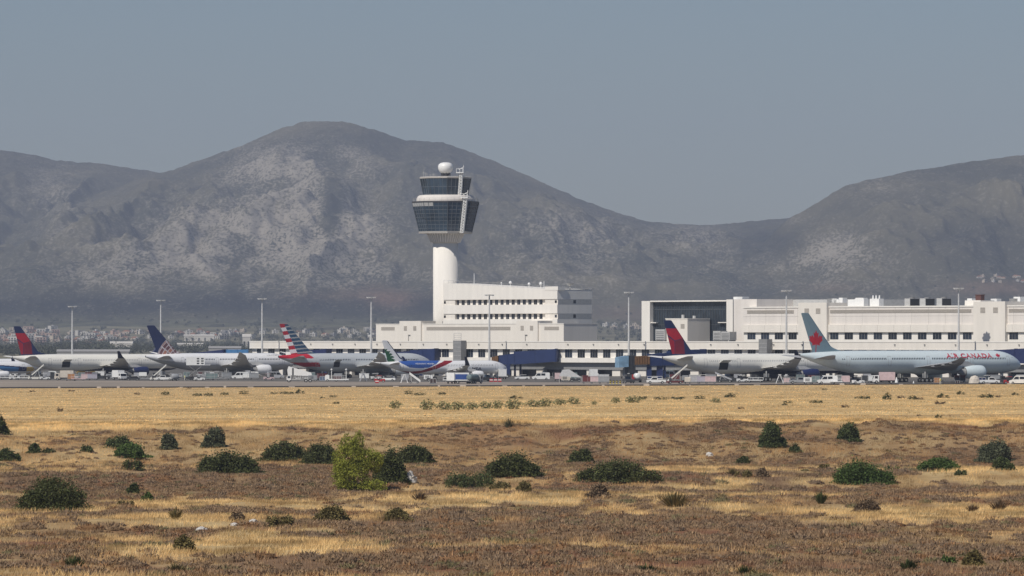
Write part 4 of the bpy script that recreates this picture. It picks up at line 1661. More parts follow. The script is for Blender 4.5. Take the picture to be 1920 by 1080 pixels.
def v_stairs(col, h=3.0, L=4.6):
    r = root('boarding_stairs', 'stairs')
    m = MB()
    n = 12
    for i in range(n):
        x = -L / 2 + i * L / n
        z = .4 + (h - .4) * i / n
        m.box(x, x + L / n + .02, -.6, .6, z, z + (h - .4) / n)
    m.build('steps', LGREY, r)
    m = MB()
    for s in (-.66, .66):
        m.hexa([(-L / 2, s - .04, .3), (L / 2, s - .04, h - .1), (L / 2, s + .04, h - .1), (-L / 2, s + .04, .3)], [(-L / 2, s - .04, .95), (L / 2, s - .04, h + .55), (L / 2, s + .04, h + .55), (-L / 2, s + .04, .95)])
    m.build('side_panel', col, r)
    m = MB()
    for s in (-.6, .6):
        m.tube((L * .3, s, .3), (L * .3, s, h * .8), .07, n=6)
        m.tube((L * .3, s, .3), (L / 2 - .1, s, h), .07, n=6)
    m.box(-L * .3, L * .5, -.6, .6, .28, .42)
    m.build('frame', LGREY, r)
    wheels(r, (-L * .25, L * .4), 1.4, .26)
    return r


def v_platform(col):
    r = root('loading_platform', 'loader')
    MB().box(-3.0, 2.6, -1.2, 1.2, .45, .8).build('deck', col, r)
    for x in (-2.3, 1.9):
        p = MB().tube((x, -1.1, .8), (x, -1.1, 3.3), .11).build('post', col, r)
        MB().lathe([(.05, 3.25), (.28, 3.35), (.3, 3.55), (.05, 3.75)], (x, -1.1, 0), 10).build('lamp', VWHITE, p)
    m = MB()
    for z in (1.3, 1.8):
        m.tube((-2.3, -1.1, z), (1.9, -1.1, z), .06, n=5)
    for i in range(7):
        m.tube((-2.3 + i * .7, -1.1, .8), (-2.3 + i * .7, -1.1, 1.8), .05, n=5)
    m.build('railing', LGREY, r)
    MB().side([(-4.2, .4), (-3.0, .4), (-3.0, 1.8), (-3.4, 2.0), (-4.1, 1.9), (-4.3, 1.2)], -.6, .9).build('cab', col, r)
    MB().box(-2.0, .4, -.6, .8, .8, 1.5).build('cargo', VMAROON, r)
    wheels(r, (-3.5, -1.0, 1.8), 2.2, .35)
    return r


def v_tent(col):
    r = root('canopy_tent', 'canopy')
    MB().hexa([(-2.6, -2, 1.9), (3.6, -2, 1.5), (3.6, 2, 1.5), (-2.6, 2, 1.9)], [(-1.6, -.5, 3.6), (.2, -.5, 3.7), (.2, .5, 3.7), (-1.6, .5, 3.6)]).build('roof_cloth', col, r)
    m = MB()
    for x, y in ((-2.5, -1.9), (3.4, -1.9), (3.4, 1.9), (-2.5, 1.9)):
        m.tube((x, y, 0), (x, y, 1.9 if x < 0 else 1.6), .07, n=6)
    m.build('frame_post', LGREY, r)
    return r


def v_barrier(col, c2=None):
    r = root('safety_barrier', 'barrier')
    MB().side([(-.5, 0), (.5, 0), (.5, .25), (.42, .95), (-.42, .95), (-.5, .25)], -.22, .22).build('body', col, r)
    MB().box(-.46, .46, -.235, -.215, .42, .68).build('band', c2 or VWHITE, r)
    return r


def v_bollard():
    r = root('striped_bollard', 'bollard')
    MB().tube((0, 0, 0), (0, 0, 1.0), .22, .2, 12).build('post', VYELL, r)
    MB().tube((0, 0, .35), (0, 0, .62), .235, .235, 12).tube((0, 0, .85), (0, 0, 1.02), .22, .22, 12).build('stripe', BLACK, r)
    return r


def v_cone(col=None):
    r = root('marker_cone', 'cone')
    MB().lathe([(.32, .06), (.08, .95), (.03, 1.0)], n=14).build('cone', col or VWHITE, r)
    MB().box(-.4, .4, -.4, .4, 0, .06).build('base', DGREY, r)
    return r


def v_tarp(col):
    r = root('covered_stack', 'covered stack')
    v = []
    rr = random.Random(4)
    m = MB().lathe([(1.25, 0), (1.2, .6), (1.05, 1.3), (.75, 1.85), (.3, 2.1), (.02, 2.15)], n=18)
    m.v = [(x * (1 + rr.uniform(-.08, .08)) * 1.2, y * (1 + rr.uniform(-.08, .08)), z * (1 + rr.uniform(-.04, .04))) for x, y, z in m.v]
    m.build('cover', col, r)
    MB().box(-1.6, 1.6, -1.1, 1.1, .02, .16).build('pallet', BROWN, r)
    return r


def v_crate(col):
    r = root('cargo_crate', 'crate')
    MB().box(-.9, .9, -.7, .7, .15, 1.5).build('body', col, r)
    m = MB()
    for x in (-.85, 0, .85):
        m.box(x - .06, x + .06, -.74, -.7, .15, 1.5)
    m.box(-.9, .9, -.74, -.7, .15, .27).box(-.9, .9, -.74, -.7, 1.38, 1.5)
    m.build('batten', LGREY, r)
    MB().box(-.9, .9, -.7, .7, 0, .15).build('pallet', VDARK, r)
    return r


def v_drum():
    r = root('generator_trailer', 'generator')
    MB().lathe([(.3, -1.0), (.8, -.95), (.9, -.8), (.9, .8), (.8, .95), (.3, 1.0)], (0, 0, 1.25), 18, 'x').build('housing', VGREY, r, smooth=True)
    MB().box(-1.2, 1.3, -.6, .6, .35, .5).build('chassis', DGREY, r)
    wheels(r, (-.6, .6), 1.3, .3)
    return r


def v_frame(col):
    r = root('maintenance_steps', 'steps')
    m = MB()
    for s in (-.45, .45):
        m.tube((-1.0, s, 0), (-.1, s, 2.3), .09, n=6)
        m.tube((1.0, s, 0), (.1, s, 2.3), .09, n=6)
    m.build('frame', col, r)
    m = MB()
    for i in range(6):
        x = -.9 + i * .14
        m.box(x - .12, x + .12, -.45, .45, .3 + i * .34, .36 + i * .34)
    m.build('tread', LGREY, r)
    MB().box(-.4, .4, -.5, .5, 2.3, 2.42).build('platform', col, r)
    return r


def person():
    """one continuous skinned figure, standing, arms a little out"""
    r = thing('person', 'x', 'person')
    J = [(0, 0, .95, .15), (0, 0, 1.18, .135), (0, 0, 1.40, .15), (0, 0, 1.52, .06), (0, .02, 1.60, .085), (0, .02, 1.74, .08),
         (0, .10, .90, .11), (.02, .13, .50, .075), (0, .14, .10, .05), (.16, .15, .04, .045),
         (0, -.10, .90, .11), (-.04, -.13, .50, .075), (-.08, -.14, .10, .05), (.08, -.15, .04, .045),
         (0, .20, 1.42, .07), (.02, .27, 1.15, .05), (.10, .26, .92, .04), (.14, .25, .82, .035),
         (0, -.20, 1.42, .07), (-.02, -.27, 1.15, .05), (.06, -.27, .92, .04), (.10, -.26, .82, .035)]
    E = [(0, 1), (1, 2), (2, 3), (3, 4), (4, 5), (0, 6), (6, 7), (7, 8), (8, 9), (0, 10), (10, 11), (11, 12), (12, 13), (2, 14), (14, 15), (15, 16), (16, 17), (2, 18), (18, 19), (19, 20), (20, 21)]
    me = bpy.data.meshes.new('body')
    me.from_pydata([j[:3] for j in J], E, [])
    me.materials.append(mat('workwear', (0.62, 0.60, 0.52), 0.8))
    o = bpy.data.objects.new('body', me)
    COL.objects.link(o)
    o.parent = r
    o.modifiers.new('Skin', 'SKIN')
    for i, j in enumerate(J):
        me.skin_vertices[0].data[i].radius = (j[3], j[3])
    me.skin_vertices[0].data[0].use_root = True
    s = o.modifiers.new('Sub', 'SUBSURF')
    s.levels = s.render_levels = 1
    MB().lathe([(.02, 1.71), (.085, 1.70), (.095, 1.74), (.06, 1.80), (.02, 1.82)], (0, .02, 0), 12).build('cap', VDARK, r, smooth=True)
    MB().lathe([(.06, .88), (.17, 1.0), (.18, 1.25), (.19, 1.42), (.10, 1.48)], (0, 0, 0), 14).build('vest', mat('vest_yellow', (.62, .58, .12), .7), r, smooth=True)
    return r


PRO = {}


def place(kind, px, yb, rz, label, fn, group='service vehicles around the parked jets', sc=1.0):
    x, y, z = ground_at(px, yb)
    if kind in PRO:
        o = copy_tree(PRO[kind], label=label, group=group)
    else:
        o = PRO[kind] = fn()
        o['label'] = label
        o['group'] = group
    o.location = (x, y, z)
    o.rotation_euler = (0, 0, rad(rz))
    o.scale = (sc, sc, sc)


G2 = 'carts, dollies and loaders around the parked jets'
I = [
 ('flat_w', 13, 711.5, 10, 'white low flat trailer at the far left of the apron', lambda: v_flat(VWHITE)),
 ('tract_w', 27, 712, 200, 'white baggage tractor towing beside the white flat trailer at the far left', lambda: v_tractor(VWHITE)),
 ('flat_w', 41, 712, 5, 'white railed trailer just right of the leftmost white tractor', None),
 ('belt_w', 68, 712, 8, 'white belt loader raised under the tail of the leftmost navy and red tailed jet', lambda: v_belt(PWHITE, 4.6, 4.6)),
 ('tract_w', 84, 712.5, 15, 'white baggage tractor just right of the leftmost raised belt loader', None),
 ('crate_m', 92, 709, 0, 'maroon crate under the tail of the leftmost jet', lambda: v_crate(VMAROON)),
 ('tug_d', 102, 712, 10, 'low dark tug left of the cream box truck', lambda: v_tug(VDARK)),
 ('boxt_c', 120, 713, 182, 'cream box truck under the rear of the leftmost navy and red tailed jet', lambda: v_boxtruck(VCREAM)),
 ('dolly_o', 133, 714, 8, 'orange container on a dolly beside the cream box truck', lambda: v_dolly(VORANGE)),
 ('flat_p', 147, 714, 3, 'pale pink flat trailer right of the orange container', lambda: v_flat(VPINK)),
 ('cart_p', 161, 713, 5, 'pink curtained baggage cart right of the pale pink trailer', lambda: v_cart(VPINK)),
 ('cart_l', 173, 713, 5, 'lilac baggage cart below the belly of the leftmost navy and red tailed jet', lambda: v_cart(VLILAC)),
 ('tug_d', 190, 712, 190, 'dark tug in the shade of the leftmost jet, left of the white-cabbed truck', None),
 ('gpu_g', 207, 711.5, 0, 'grey power unit in the shade under the leftmost jet', lambda: v_gpu(VGREY)),
 ('boxt_w', 224, 712.5, -60, 'white truck facing out between the leftmost jet and its navy engine', lambda: v_boxtruck(VWHITE)),
 ('tract_d', 236, 712, 20, 'dark tractor just left of the white-roofed dark car', lambda: v_tractor(VDARK)),
 ('car_d', 249, 714, 185, 'dark car with a white roof below the leftmost navy engine', lambda: v_car(VDARK, VWHITE)),
 ('flat_g', 272, 713, 5, 'grey flat trailer under the leftmost navy engine', lambda: v_flat(VGREY)),
 ('belt_w', 297, 713.5, 10, 'white belt loader raised below the globe tail', None),
 ('pick_w', 308, 714, 185, 'small white pickup beside the raised belt loader below the globe tail', lambda: v_pickup(VWHITE)),
 ('drum', 328, 714, 20, 'grey round generator trailer right of the small white pickup', v_drum),
 ('tract_d', 356, 713, 190, 'dark tractor ahead of the raised white catering truck', None),
 ('lift_w', 372, 712.5, 4, 'white catering truck with its box raised to the door of the globe tailed jet', lambda: v_lift(VWHITE, 4.5, VDARK)),
 ('tract_w', 374, 714, 10, 'white baggage tractor in front of the raised catering truck', None),
 ('dolly_t', 392, 713, 0, 'teal grey container dolly right of the raised catering truck', lambda: v_dolly(VTEAL)),
 ('dolly_t', 402, 713, 0, 'second teal grey container dolly, nearer the wing of the globe tailed jet', None),
 ('flat_g', 418, 712.5, 0, 'grey flat trailer behind the main wheels of the globe tailed jet', None),
 ('van_w', 450, 711, 185, 'white van under the wing of the globe tailed jet', lambda: v_van(VWHITE)),
 ('cart_w', 464, 711.5, 3, 'white baggage cart right of the van under the globe tailed jet', lambda: v_cart(VWHITE)),
 ('cart_g', 476, 711.5, 3, 'grey baggage cart just left of the white engine of the globe tailed jet', lambda: v_cart(VGREY)),
 ('tract_p', 504, 713, 12, 'pink and white tractor below the nose of the globe tailed jet', lambda: v_tractor(VPINK)),
 ('van_g', 517, 710, 10, 'grey van parked under the nose of the globe tailed jet', lambda: v_van(VSILV)),
 ('ambu', 561, 717, 2, 'big white high lift truck with slanted box and black stripe', lambda: v_ambulift(VWHITE)),
 ('gpu_g', 586, 715, 0, 'grey power unit just right of the white high lift truck', None),
 ('crate_b', 605, 715, 0, 'blue grey crate between the high lift truck and the white platform', lambda: v_crate(mat('crate_blue', (.12, .16, .24)))),
 ('plat', 637, 715.5, 0, 'white loading platform with two lamp posts under the striped jet', lambda: v_platform(VWHITE)),
 ('steps_g', 681, 715, 15, 'grey maintenance steps under the wing of the striped jet', lambda: v_frame(VSILV)),
 ('tract_r', 712, 717, 0, 'red and white tractor below the cedar tail', lambda: v_tractor(VRED)),
 ('barr_r', 707, 718.5, 0, 'red and white barrier in front of the red tractor', lambda: v_barrier(VRED)),
 ('car_w', 728, 714.5, 175, 'white car under the tail of the narrow swoosh jet', lambda: v_car(VWHITE)),
 ('steps_w', 758, 718, 10, 'white maintenance steps below the blue back of the swoosh jet', lambda: v_frame(VWHITE)),
 ('stair_w', 778, 719, 180, 'white stairs running down to the right below the swoosh jet', lambda: v_stairs(VWHITE, 2.6, 3.0)),
 ('gpu_w', 803, 714, 0, 'white power unit under the rear of the swoosh jet', lambda: v_gpu(VWHITE)),
 ('crate_d', 812, 720, 0, 'dark brown crate at the edge of the apron, below the swoosh jet', lambda: v_crate(mat('crate_brown', (.05, .03, .028)))),
 ('boxt_m', 850, 719.5, 75, 'tall white truck with maroon chassis seen end on below the swoosh jet', lambda: v_boxtruck(VWHITE, VMAROON)),
 ('boxt_b', 871, 719.5, 2, 'white truck with a blue side panel under the winglet of the swoosh jet', lambda: v_boxtruck(VWHITE, VTEAL, VBLUE)),
 ('tank_g', 889, 719.5, 60, 'grey green tank truck behind the truck with the blue panel', lambda: v_tank(VTEAL, VGREY)),
 ('tug_d', 908, 715, 20, 'dark pushback tug under the nose of the swoosh jet', None),
 ('barr_r', 921, 716, 0, 'red barrier nearest the nose wheel of the swoosh jet', None),
 ('barr_r', 929, 716, 0, 'red barrier second from the nose wheel of the swoosh jet', None),
 ('barr_r', 937, 716, 0, 'red barrier third from the nose wheel of the swoosh jet', None),
 ('boxt_w', 940, 711, 100, 'white truck behind the red barriers beside the blue bridge column', None),
 ('car_w', 979, 712, 190, 'white car parked by the dark legs of the navy boarding bridge', None),
 ('van_w', 1014, 712.5, 182, 'white and grey van parked against the concourse under the long navy bridge', None),
 ('boxt_p', 1046, 715, 90, 'small pink and white truck seen end on left of the grey canopy', lambda: v_boxtruck(VPINK, VWHITE), .8),
 ('tent', 1066, 718, 0, 'grey peaked canopy standing on the apron in front of the concourse', lambda: v_tent(VTARP)),
 ('gpu_y', 1061, 716, 0, 'cream power unit under the grey canopy', lambda: v_gpu(VCREAM)),
 ('tract_d', 1079, 716, 0, 'dark tractor under the grey canopy', None),
 ('cart_m', 1102, 719.5, 0, 'maroon baggage cart right of the grey canopy', lambda: v_cart(VMAROON)),
 ('cart_p', 1117, 719.5, 0, 'pink baggage cart between the maroon and the grey carts', None),
 ('cart_g', 1132, 719.5, 0, 'grey baggage cart left of the yellow bollards', None),
 ('boxt_w', 1112, 711, 95, 'white truck seen end on by the concourse wall, behind the row of baggage carts', None),
 ('boll', 1144.5, 720, 0, 'yellow and black bollard, leftmost of four', v_bollard),
 ('boll', 1150.5, 720, 0, 'yellow and black bollard, second from the left of four', None),
 ('boll', 1156.5, 720, 0, 'yellow and black bollard, third from the left of four', None),
 ('boll', 1163, 720, 0, 'yellow and black bollard, rightmost of four', None),
 ('tug_d', 1178, 719, 100, 'dark tug below the pale blue bridge cab', None),
 ('tank_r', 1194, 717, 95, 'white and red tank truck left of the white pickup', lambda: v_tank(VWHITE, VRED)),
 ('pick_w', 1230, 719.5, 183, 'white pickup with open bed below the red and navy tail', None),
 ('van_w', 1255, 709, 0, 'white van by the blue bridge legs behind the raised conveyor', None),
 ('belt_c', 1270, 719.5, 12, 'long cream belt loader raised to the tail of the jet before the glass hall', lambda: v_belt(PWHITE, 5.2, 4.9, VMAROON)),
 ('gpu_y', 1289, 719.5, 90, 'cream power unit at the foot of the long belt loader', None),
 ('dolly_s', 1302, 719.5, 0, 'silver container on a dolly right of the long belt loader', lambda: v_dolly(VSILV)),
 ('cart_l', 1317, 719.5, 0, 'lilac baggage cart between the silver and the pink loads', None),
 ('cart_p', 1332, 719.5, 0, 'pink baggage cart under the open hold of the jet before the glass hall', None),
 ('belt_g', 1357, 717, 170, 'grey belt loader sloping down to the right under the open hold', lambda: v_belt(VSILV, 4.6, 2.6, VDARK)),
 ('tug_d', 1381, 716.5, 0, 'dark tug under the belly of the jet before the glass hall', None),
 ('tract_w', 1392, 717, 10, 'white tractor under the belly of the jet before the glass hall', None),
 ('flat_w', 1416, 717, 170, 'white flat trailer near the main wheels of the jet before the glass hall', None),
 ('steps_w', 1462, 719, 0, 'white A-shaped maintenance steps left of the grey pickup', None),
 ('crate_p', 1475, 718.5, 0, 'pink crate between the white steps and the grey pickup', lambda: v_crate(VPINK)),
 ('pick_g', 1498, 719.5, 0, 'grey pickup in front of the navy engine', lambda: v_pickup(VGREY)),
 ('gpu_w', 1516, 720, 0, 'white power unit just right of the grey pickup', None),
 ('dolly_t', 1529, 720, 0, 'teal grey container dolly right of the navy engine', None),
 ('van_w', 1551, 720, 183, 'white van under the tail of the maple leaf jet', None),
 ('flat_w', 1572, 720, 0, 'white flat trailer right of the van under the maple leaf tail', None),
 ('dolly_p', 1586, 720, 180, 'pink container on a dolly right of the white flat trailer', lambda: v_dolly(VPINK)),
 ('tract_w', 1609, 720, 15, 'white baggage tractor right of the pink container', None),
 ('cart_d', 1626, 718, 0, 'dark baggage cart under the rear of the maple leaf jet', lambda: v_cart(VDARK)),
 ('cart_w', 1638, 718, 0, 'white baggage cart just left of the pink and white truck', None),
 ('boxt_p', 1657, 719, 182, 'pink and white truck under the belly of the maple leaf jet', None),
 ('cone', 1681, 718, 0, 'white marker cone right of the pink and white truck', v_cone, 1.5),
 ('cone', 1713, 720, 0, 'white marker cone near the main wheels of the maple leaf jet', None, .8),
 ('dolly_o', 1757, 720.5, 0, 'orange container dolly behind the ice blue engine', None, .8),
 ('crate_d', 1795, 720, 0, 'dark crate below the ice blue engine', None, .6),
 ('tarp', 1827, 720, 0, 'cream covered stack right of the ice blue engine', lambda: v_tarp(VCREAM)),
 ('crate_n', 1841, 719, 0, 'dark blue crate right of the cream covered stack', lambda: v_crate(NAVY), 1.1),
 ('pick_w', 1856, 720, 0, 'white pickup under the front of the maple leaf jet', None),
 ('tug_d', 1874, 719, 10, 'dark tug by the nose wheel of the maple leaf jet', None),
 ('tract_r', 1893, 720, 0, 'red tractor under the nose of the maple leaf jet', None),
 ('van_w', 1911, 720.5, 175, 'white van at the far right end of the apron', None),
]
for it in I:
    k, px, yb, rz, l, fn = it[:6]
    place(k, px, yb, rz, l, fn, G2 if k.split('_')[0] in ('cart', 'dolly', 'flat', 'belt', 'crate', 'gpu') else ('service vehicles around the parked jets' if k.split('_')[0] in ('van', 'car', 'pick', 'tract', 'tug', 'boxt', 'tank', 'lift', 'ambu') else {'boll': 'striped bollards', 'cone': 'white cones', 'barr': 'red and white barriers', 'steps': 'maintenance steps'}.get(k.split('_')[0], 'apron equipment')), it[6] if len(it) > 6 else 1.0)
PA = person()
for i, (px, yb, l) in enumerate(((1763, 721, 'person in a yellow vest standing by the orange dolly behind the ice blue engine'), (346.5, 714, 'person in a yellow vest standing left of the raised catering truck'))):
    x, y, z = ground_at(px, yb)
    o = PA if i == 0 else copy_tree(PA)
    o.location = (x, y, z)
    o.rotation_euler = (0, 0, rad(-70 + 100 * i))
    o['label'] = l
    o['group'] = 'apron workers'

# more gear standing close behind the front row
front = [(it[0].split('_')[0], it[1], it[2], it[4]) for it in I]
ex = random.Random(9)
EXK = [('cart_w', 'white baggage cart'), ('tract_w', 'white baggage tractor'), ('cart_g', 'grey baggage cart'), ('tug_d', 'dark tug'), ('dolly_s', 'silver container dolly'), ('gpu_w', 'white power unit'), ('cart_d', 'dark baggage cart'), ('tract_d', 'dark tractor'), ('flat_w', 'white flat trailer'), ('dolly_t', 'teal grey container dolly'), ('cart_m', 'maroon baggage cart'), ('gpu_g', 'grey power unit')]
SHORT = {'flat': 'flat trailer', 'tract': 'tractor', 'belt': 'belt loader', 'crate': 'crate', 'tug': 'tug', 'boxt': 'truck', 'dolly': 'dolly', 'cart': 'cart', 'gpu': 'power unit', 'car': 'car', 'pick': 'pickup', 'drum': 'generator', 'lift': 'catering truck', 'van': 'van', 'ambu': 'high lift truck', 'plat': 'platform', 'steps': 'steps'}
for i, (k, px, yb, l) in enumerate(front):
    if k in ('barr', 'boll', 'cone', 'tent', 'stair', 'tank', 'tarp') or 960 < px < 1045:
        continue
    kk, nm = EXK[i % len(EXK)]
    w = l.split()
    place(kk, px + ex.uniform(-7, 7), yb - ex.uniform(2.2, 5.5), ex.choice((0, 8, 180, 15, 95)), (nm + ' behind the ' + ' '.join(w[:10])).rstrip(','), None, G2 if kk.split('_')[0] in ('cart', 'dolly', 'flat', 'gpu') else 'service vehicles around the parked jets')
# ------------------------------------------------------------------ near ground
PY = np.array([-80, 0, 60, 120, 200, 260, 320, 400, 500, 590, 612, 622, 640, 690, 715, 735, 752, 776, 793, 803, 815, 830, 1500.0])
PZ = np.array([10.4, 10.2, 8.6, 5.4, 1.6, -.4, -1.75, -2.75, -3.5, -4.5, -4.9, -4.75, -3.65, -4.0, -4.25, -4.1, -3.35, -1.65, -.5, -.05, 0, 0, 0])


def smoothstep(a, b, x):
    t = np.clip((x - a) / (b - a), 0, 1)
    return t * t * (3 - 2 * t)


def near_z(x, y):
    x, y = np.asarray(x, float), np.asarray(y, float)
    sh = (fbm(x / 28, x * 0 + 3.3, 3, 45) - .5) * 46 * smoothstep(470, 590, y) * (1 - smoothstep(680, 720, y))
    z = np.interp(y + sh, PY, PZ)
    w = smoothstep(560, 830, y)
    z = z + gz(x) * w
    # the bank top wanders, the low ground is hummocky
    edge = (smoothstep(700, 745, y) * (1 - smoothstep(800, 822, y)))
    z = z + edge * ((fbm(x / 22, y / 40, 3, 40) - .5) * 1.8 + (fbm(x / 6, y / 26, 4, 42) - .5) * 1.5)
    z = z - edge * smoothstep(10, -60, x) * .5
    low = 1 - smoothstep(690, 730, y)
    z = z + low * ((fbm(x / 30, y / 38, 3, 50) - .5) * 1.5 + (fbm(x / 5, y / 7, 3, 60) - .5) * .55) * smoothstep(60, 300, y)
    z = z + smoothstep(820, 840, y) * (fbm(x / 9, y / 16, 3, 70) - .5) * .22 * (1 - smoothstep(1380, 1430, y))
    return z


xs = np.linspace(-260, 260, 400)
ys = np.concatenate([np.linspace(-80, 280, 60), np.linspace(282, 850, 330), np.linspace(853, 1437, 200)])
X, Y = np.meshgrid(xs, ys)
X = X * (0.35 + 0.65 * np.clip(Y / 800, 0, 1.2))
Z = near_z(X, Y)
nx, ny = len(xs), len(ys)
idx = np.arange(nx * ny).reshape(ny, nx)
Fq = np.stack([idx[:-1, :-1], idx[:-1, 1:], idx[1:, 1:], idx[1:, :-1]], -1).reshape(-1, 4)


def mix3(a, b, t):
    return np.asarray(a) * (1 - t[..., None]) + np.asarray(b) * t[..., None]


STRAW = (.60, .435, .215)
TAN = (.45, .295, .135)
SCRUB = (.25, .158, .092)
EARTH = (.25, .128, .072)


# places where brown scrub, bare earth or pale straw lie (photo column, row, half sizes, amount)
def scrub_mask(x, y):
    """0 = pale straw, 1 = brown low scrub"""
    n = fbm(x / 26 + 3, y / 30, 4, 80) * .5 + fbm(x / 5, y / 14, 3, 85) * .5
    t = smoothstep(.43, .60, n)
    px, row = 960 + x / y * F, HY + (CAMZ - near_z(x, y)) / y * F
    # low band in the middle left is dark, a pale strip runs in front of the bushes
    for cx, cy, wx, wy, a in ((330, 915, 330, 32, .9), (850, 890, 260, 28, .5), (560, 915, 90, 26, .8), (120, 960, 140, 30, .6), (1450, 1000, 500, 22, .75), (900, 1000, 250, 26, .6), (1250, 1060, 900, 25, .55), (700, 1060, 400, 22, .5), (1650, 925, 300, 18, .45), (80, 1025, 160, 25, .6), (1700, 1045, 300, 25, .5), (1050, 985, 200, 22, .55),
                              (450, 945, 500, 14, -1.1), (1200, 935, 450, 14, -.8), (1500, 958, 320, 14, -.9), (450, 1030, 350, 12, -.9), (200, 965, 190, 16, -.5), (1000, 1032, 200, 10, -.6), (1700, 965, 250, 16, -.7)):
        t = t + a * .9 * (.35 + 1.3 * fbm(x / 6 + cx, y / 16, 3, 87)) * np.exp(-((px - cx) / wx) ** 2 - ((row - cy) / wy) ** 2)
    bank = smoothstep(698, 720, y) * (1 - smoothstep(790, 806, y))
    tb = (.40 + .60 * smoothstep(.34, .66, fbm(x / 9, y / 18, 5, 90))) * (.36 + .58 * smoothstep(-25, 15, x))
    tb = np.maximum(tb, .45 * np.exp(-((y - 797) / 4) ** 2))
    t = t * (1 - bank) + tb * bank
    t = t * (1 - smoothstep(800, 812, y))
    return np.clip(t, 0, 1)


def ground_col(x, y):
    t = scrub_mask(x, y)
    g = fbm(x / 3.5, y / 9, 3, 100)
    c = mix3(STRAW, TAN, smoothstep(.35, .75, g))
    c = c * (1 - t[..., None]) + mix3(SCRUB, EARTH, smoothstep(.5, .62, fbm(x / 14, y / 18, 3, 105))) * t[..., None]
    f = smoothstep(800, 815, y)
    # mown field: long streaks, a worn track, browner towards the apron
    st = fbm(x / 90, y / 10, 4, 110)
    fc = mix3((.74, .515, .235), (.62, .42, .19), smoothstep(.35, .65, st))
    fc = mix3((.56, .40, .205), (1, 1, 1), np.zeros_like(x)) * smoothstep(1050, 1400, y)[..., None] * .6 + fc * (1 - .6 * smoothstep(1050, 1400, y))[..., None]
    tr = np.exp(-((y - 905 - x * .12) / 16) ** 2)
    fc = fc * (1 - .5 * tr[..., None]) + np.asarray((.80, .58, .29)) * .5 * tr[..., None]
    tr2 = np.exp(-((y - 870 - x * .05) / 6) ** 2)
    fc = fc * (1 - .55 * tr2[..., None]) + np.asarray((.34, .21, .11)) * .55 * tr2[..., None]
    dk = np.exp(-((y - 985) / 16) ** 2 - ((x + 52) / 20) ** 2)
    fc = fc * (1 - .55 * dk[..., None]) + np.asarray((.27, .185, .09)) * .55 * dk[..., None]
    return c * (1 - f[..., None]) + fc * f[..., None]


GM = mat('dry_ground', (1, 1, 1), 0.95, var=0.22, scale=.9, spec=.1, attr='Col', bump=.5)
cg = ground_col(X, Y)
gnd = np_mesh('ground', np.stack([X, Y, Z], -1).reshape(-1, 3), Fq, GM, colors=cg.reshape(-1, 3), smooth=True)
tag(gnd, 'dry straw field, bank and rough low ground before the airfield', kind='structure')

# the airfield surfaces
AS = mat('apron_concrete', (.32, .27, .22), .85, var=.16, scale=.03, spec=.2)
RD = mat('asphalt', (.05, .047, .045), .9, var=.25, scale=.05, spec=.2)


def strip(name, y0, y1, x0, x1, m, dz, label, th=0):
    mb = MB()
    mb.add([(x0, y0, gz(x0) + dz), (x1, y0, gz(x1) + dz), (x1, y1, gz(x1) + dz), (x0, y1, gz(x0) + dz)], [(0, 1, 2, 3)])
    if th:
        mb.add([(x0, y0, gz(x0) + dz), (x1, y0, gz(x1) + dz), (x1, y0, gz(x1) + dz - th), (x0, y0, gz(x0) + dz - th)], [(3, 2, 1, 0)])
    return tag(mb.build(name, m, fixn=False), label, kind='structure')


AD = mat('stand_shade_grey', (.145, .135, .12), .85, var=.3, scale=.04, spec=.2)  # concrete stands coloured darker to carry the shade beneath the jets
strip('apron', 1450, 2500, -420, 420, AD, .02, 'apron coloured dark for the shade under the parked jets')
mb = MB()
tp = [(-420, 1446), (420, 1446), (420, 1452), (150, 1460), (80, 1485), (0, 1560), (-90, 1650), (-160, 1735), (-420, 1990)]
mb.add([(x, y, gz(x) + .03) for x, y in tp], [tuple(range(len(tp)))])
tag(mb.build('taxiway', AS, fixn=False), 'pale concrete taxiway strip in front of the parked jets', kind='structure')
strip('service_road', 1434, 1449, -420, 420, RD, .2, 'dark asphalt road along the edge of the apron', .35)
mb = MB()
for i in range(0, 60):
    x = -160 + i * 5.4 + random.uniform(-1, 1)
    if random.random() < .6:
        mb.box(x, x + random.uniform(.3, 1.6), 1432.4, 1432.8, gz(x) - .1, gz(x) + random.uniform(.15, .45))
tag(mb.build('rubble', mat('edge_stone', (.52, .46, .40), .9)), 'pale stones and markers along the road edge', kind='stuff')

# ------------------------------------------------------------------ plain and mountains
RIDGES = [
    (14500, [(-500, 262), (-200, 268), (0, 281), (30, 285), (70, 292), (110, 302), (160, 305), (200, 307), (250, 316), (295, 324), (340, 336), (420, 360), (520, 400), (700, 480)]),
    (13500, [(-200, 470), (0, 425), (120, 385), (200, 358), (250, 340), (295, 325), (330, 316), (370, 302), (410, 288), (450, 274), (490, 256), (520, 242), (560, 231), (600, 226), (640, 228), (680, 236), (720, 250), (760, 263), (800, 264), (830, 266), (870, 280), (920, 300), (980, 325), (1040, 353), (1100, 378), (1160, 400), (1210, 414), (1260, 420), (1310, 422), (1370, 420), (1420, 414), (1480, 409), (1600, 405), (1800, 410), (2200, 430), (2500, 450)]),
    (11800, [(1150, 640), (1230, 598), (1300, 560), (1360, 525), (1420, 470), (1480, 411), (1510, 395), (1550, 370), (1590, 346), (1640, 335), (1700, 322), (1780, 309), (1850, 300), (1920, 291), (2050, 280), (2300, 270), (2600, 262)]),
]


def base_z(x, y):
    return np.interp(y, [1400, 1600, 3500, 6800, 7500, 8500, 9500, 10300, 16000], [-.6, -.6, -2.0, 0, 2, 17, 42, 62, 90])


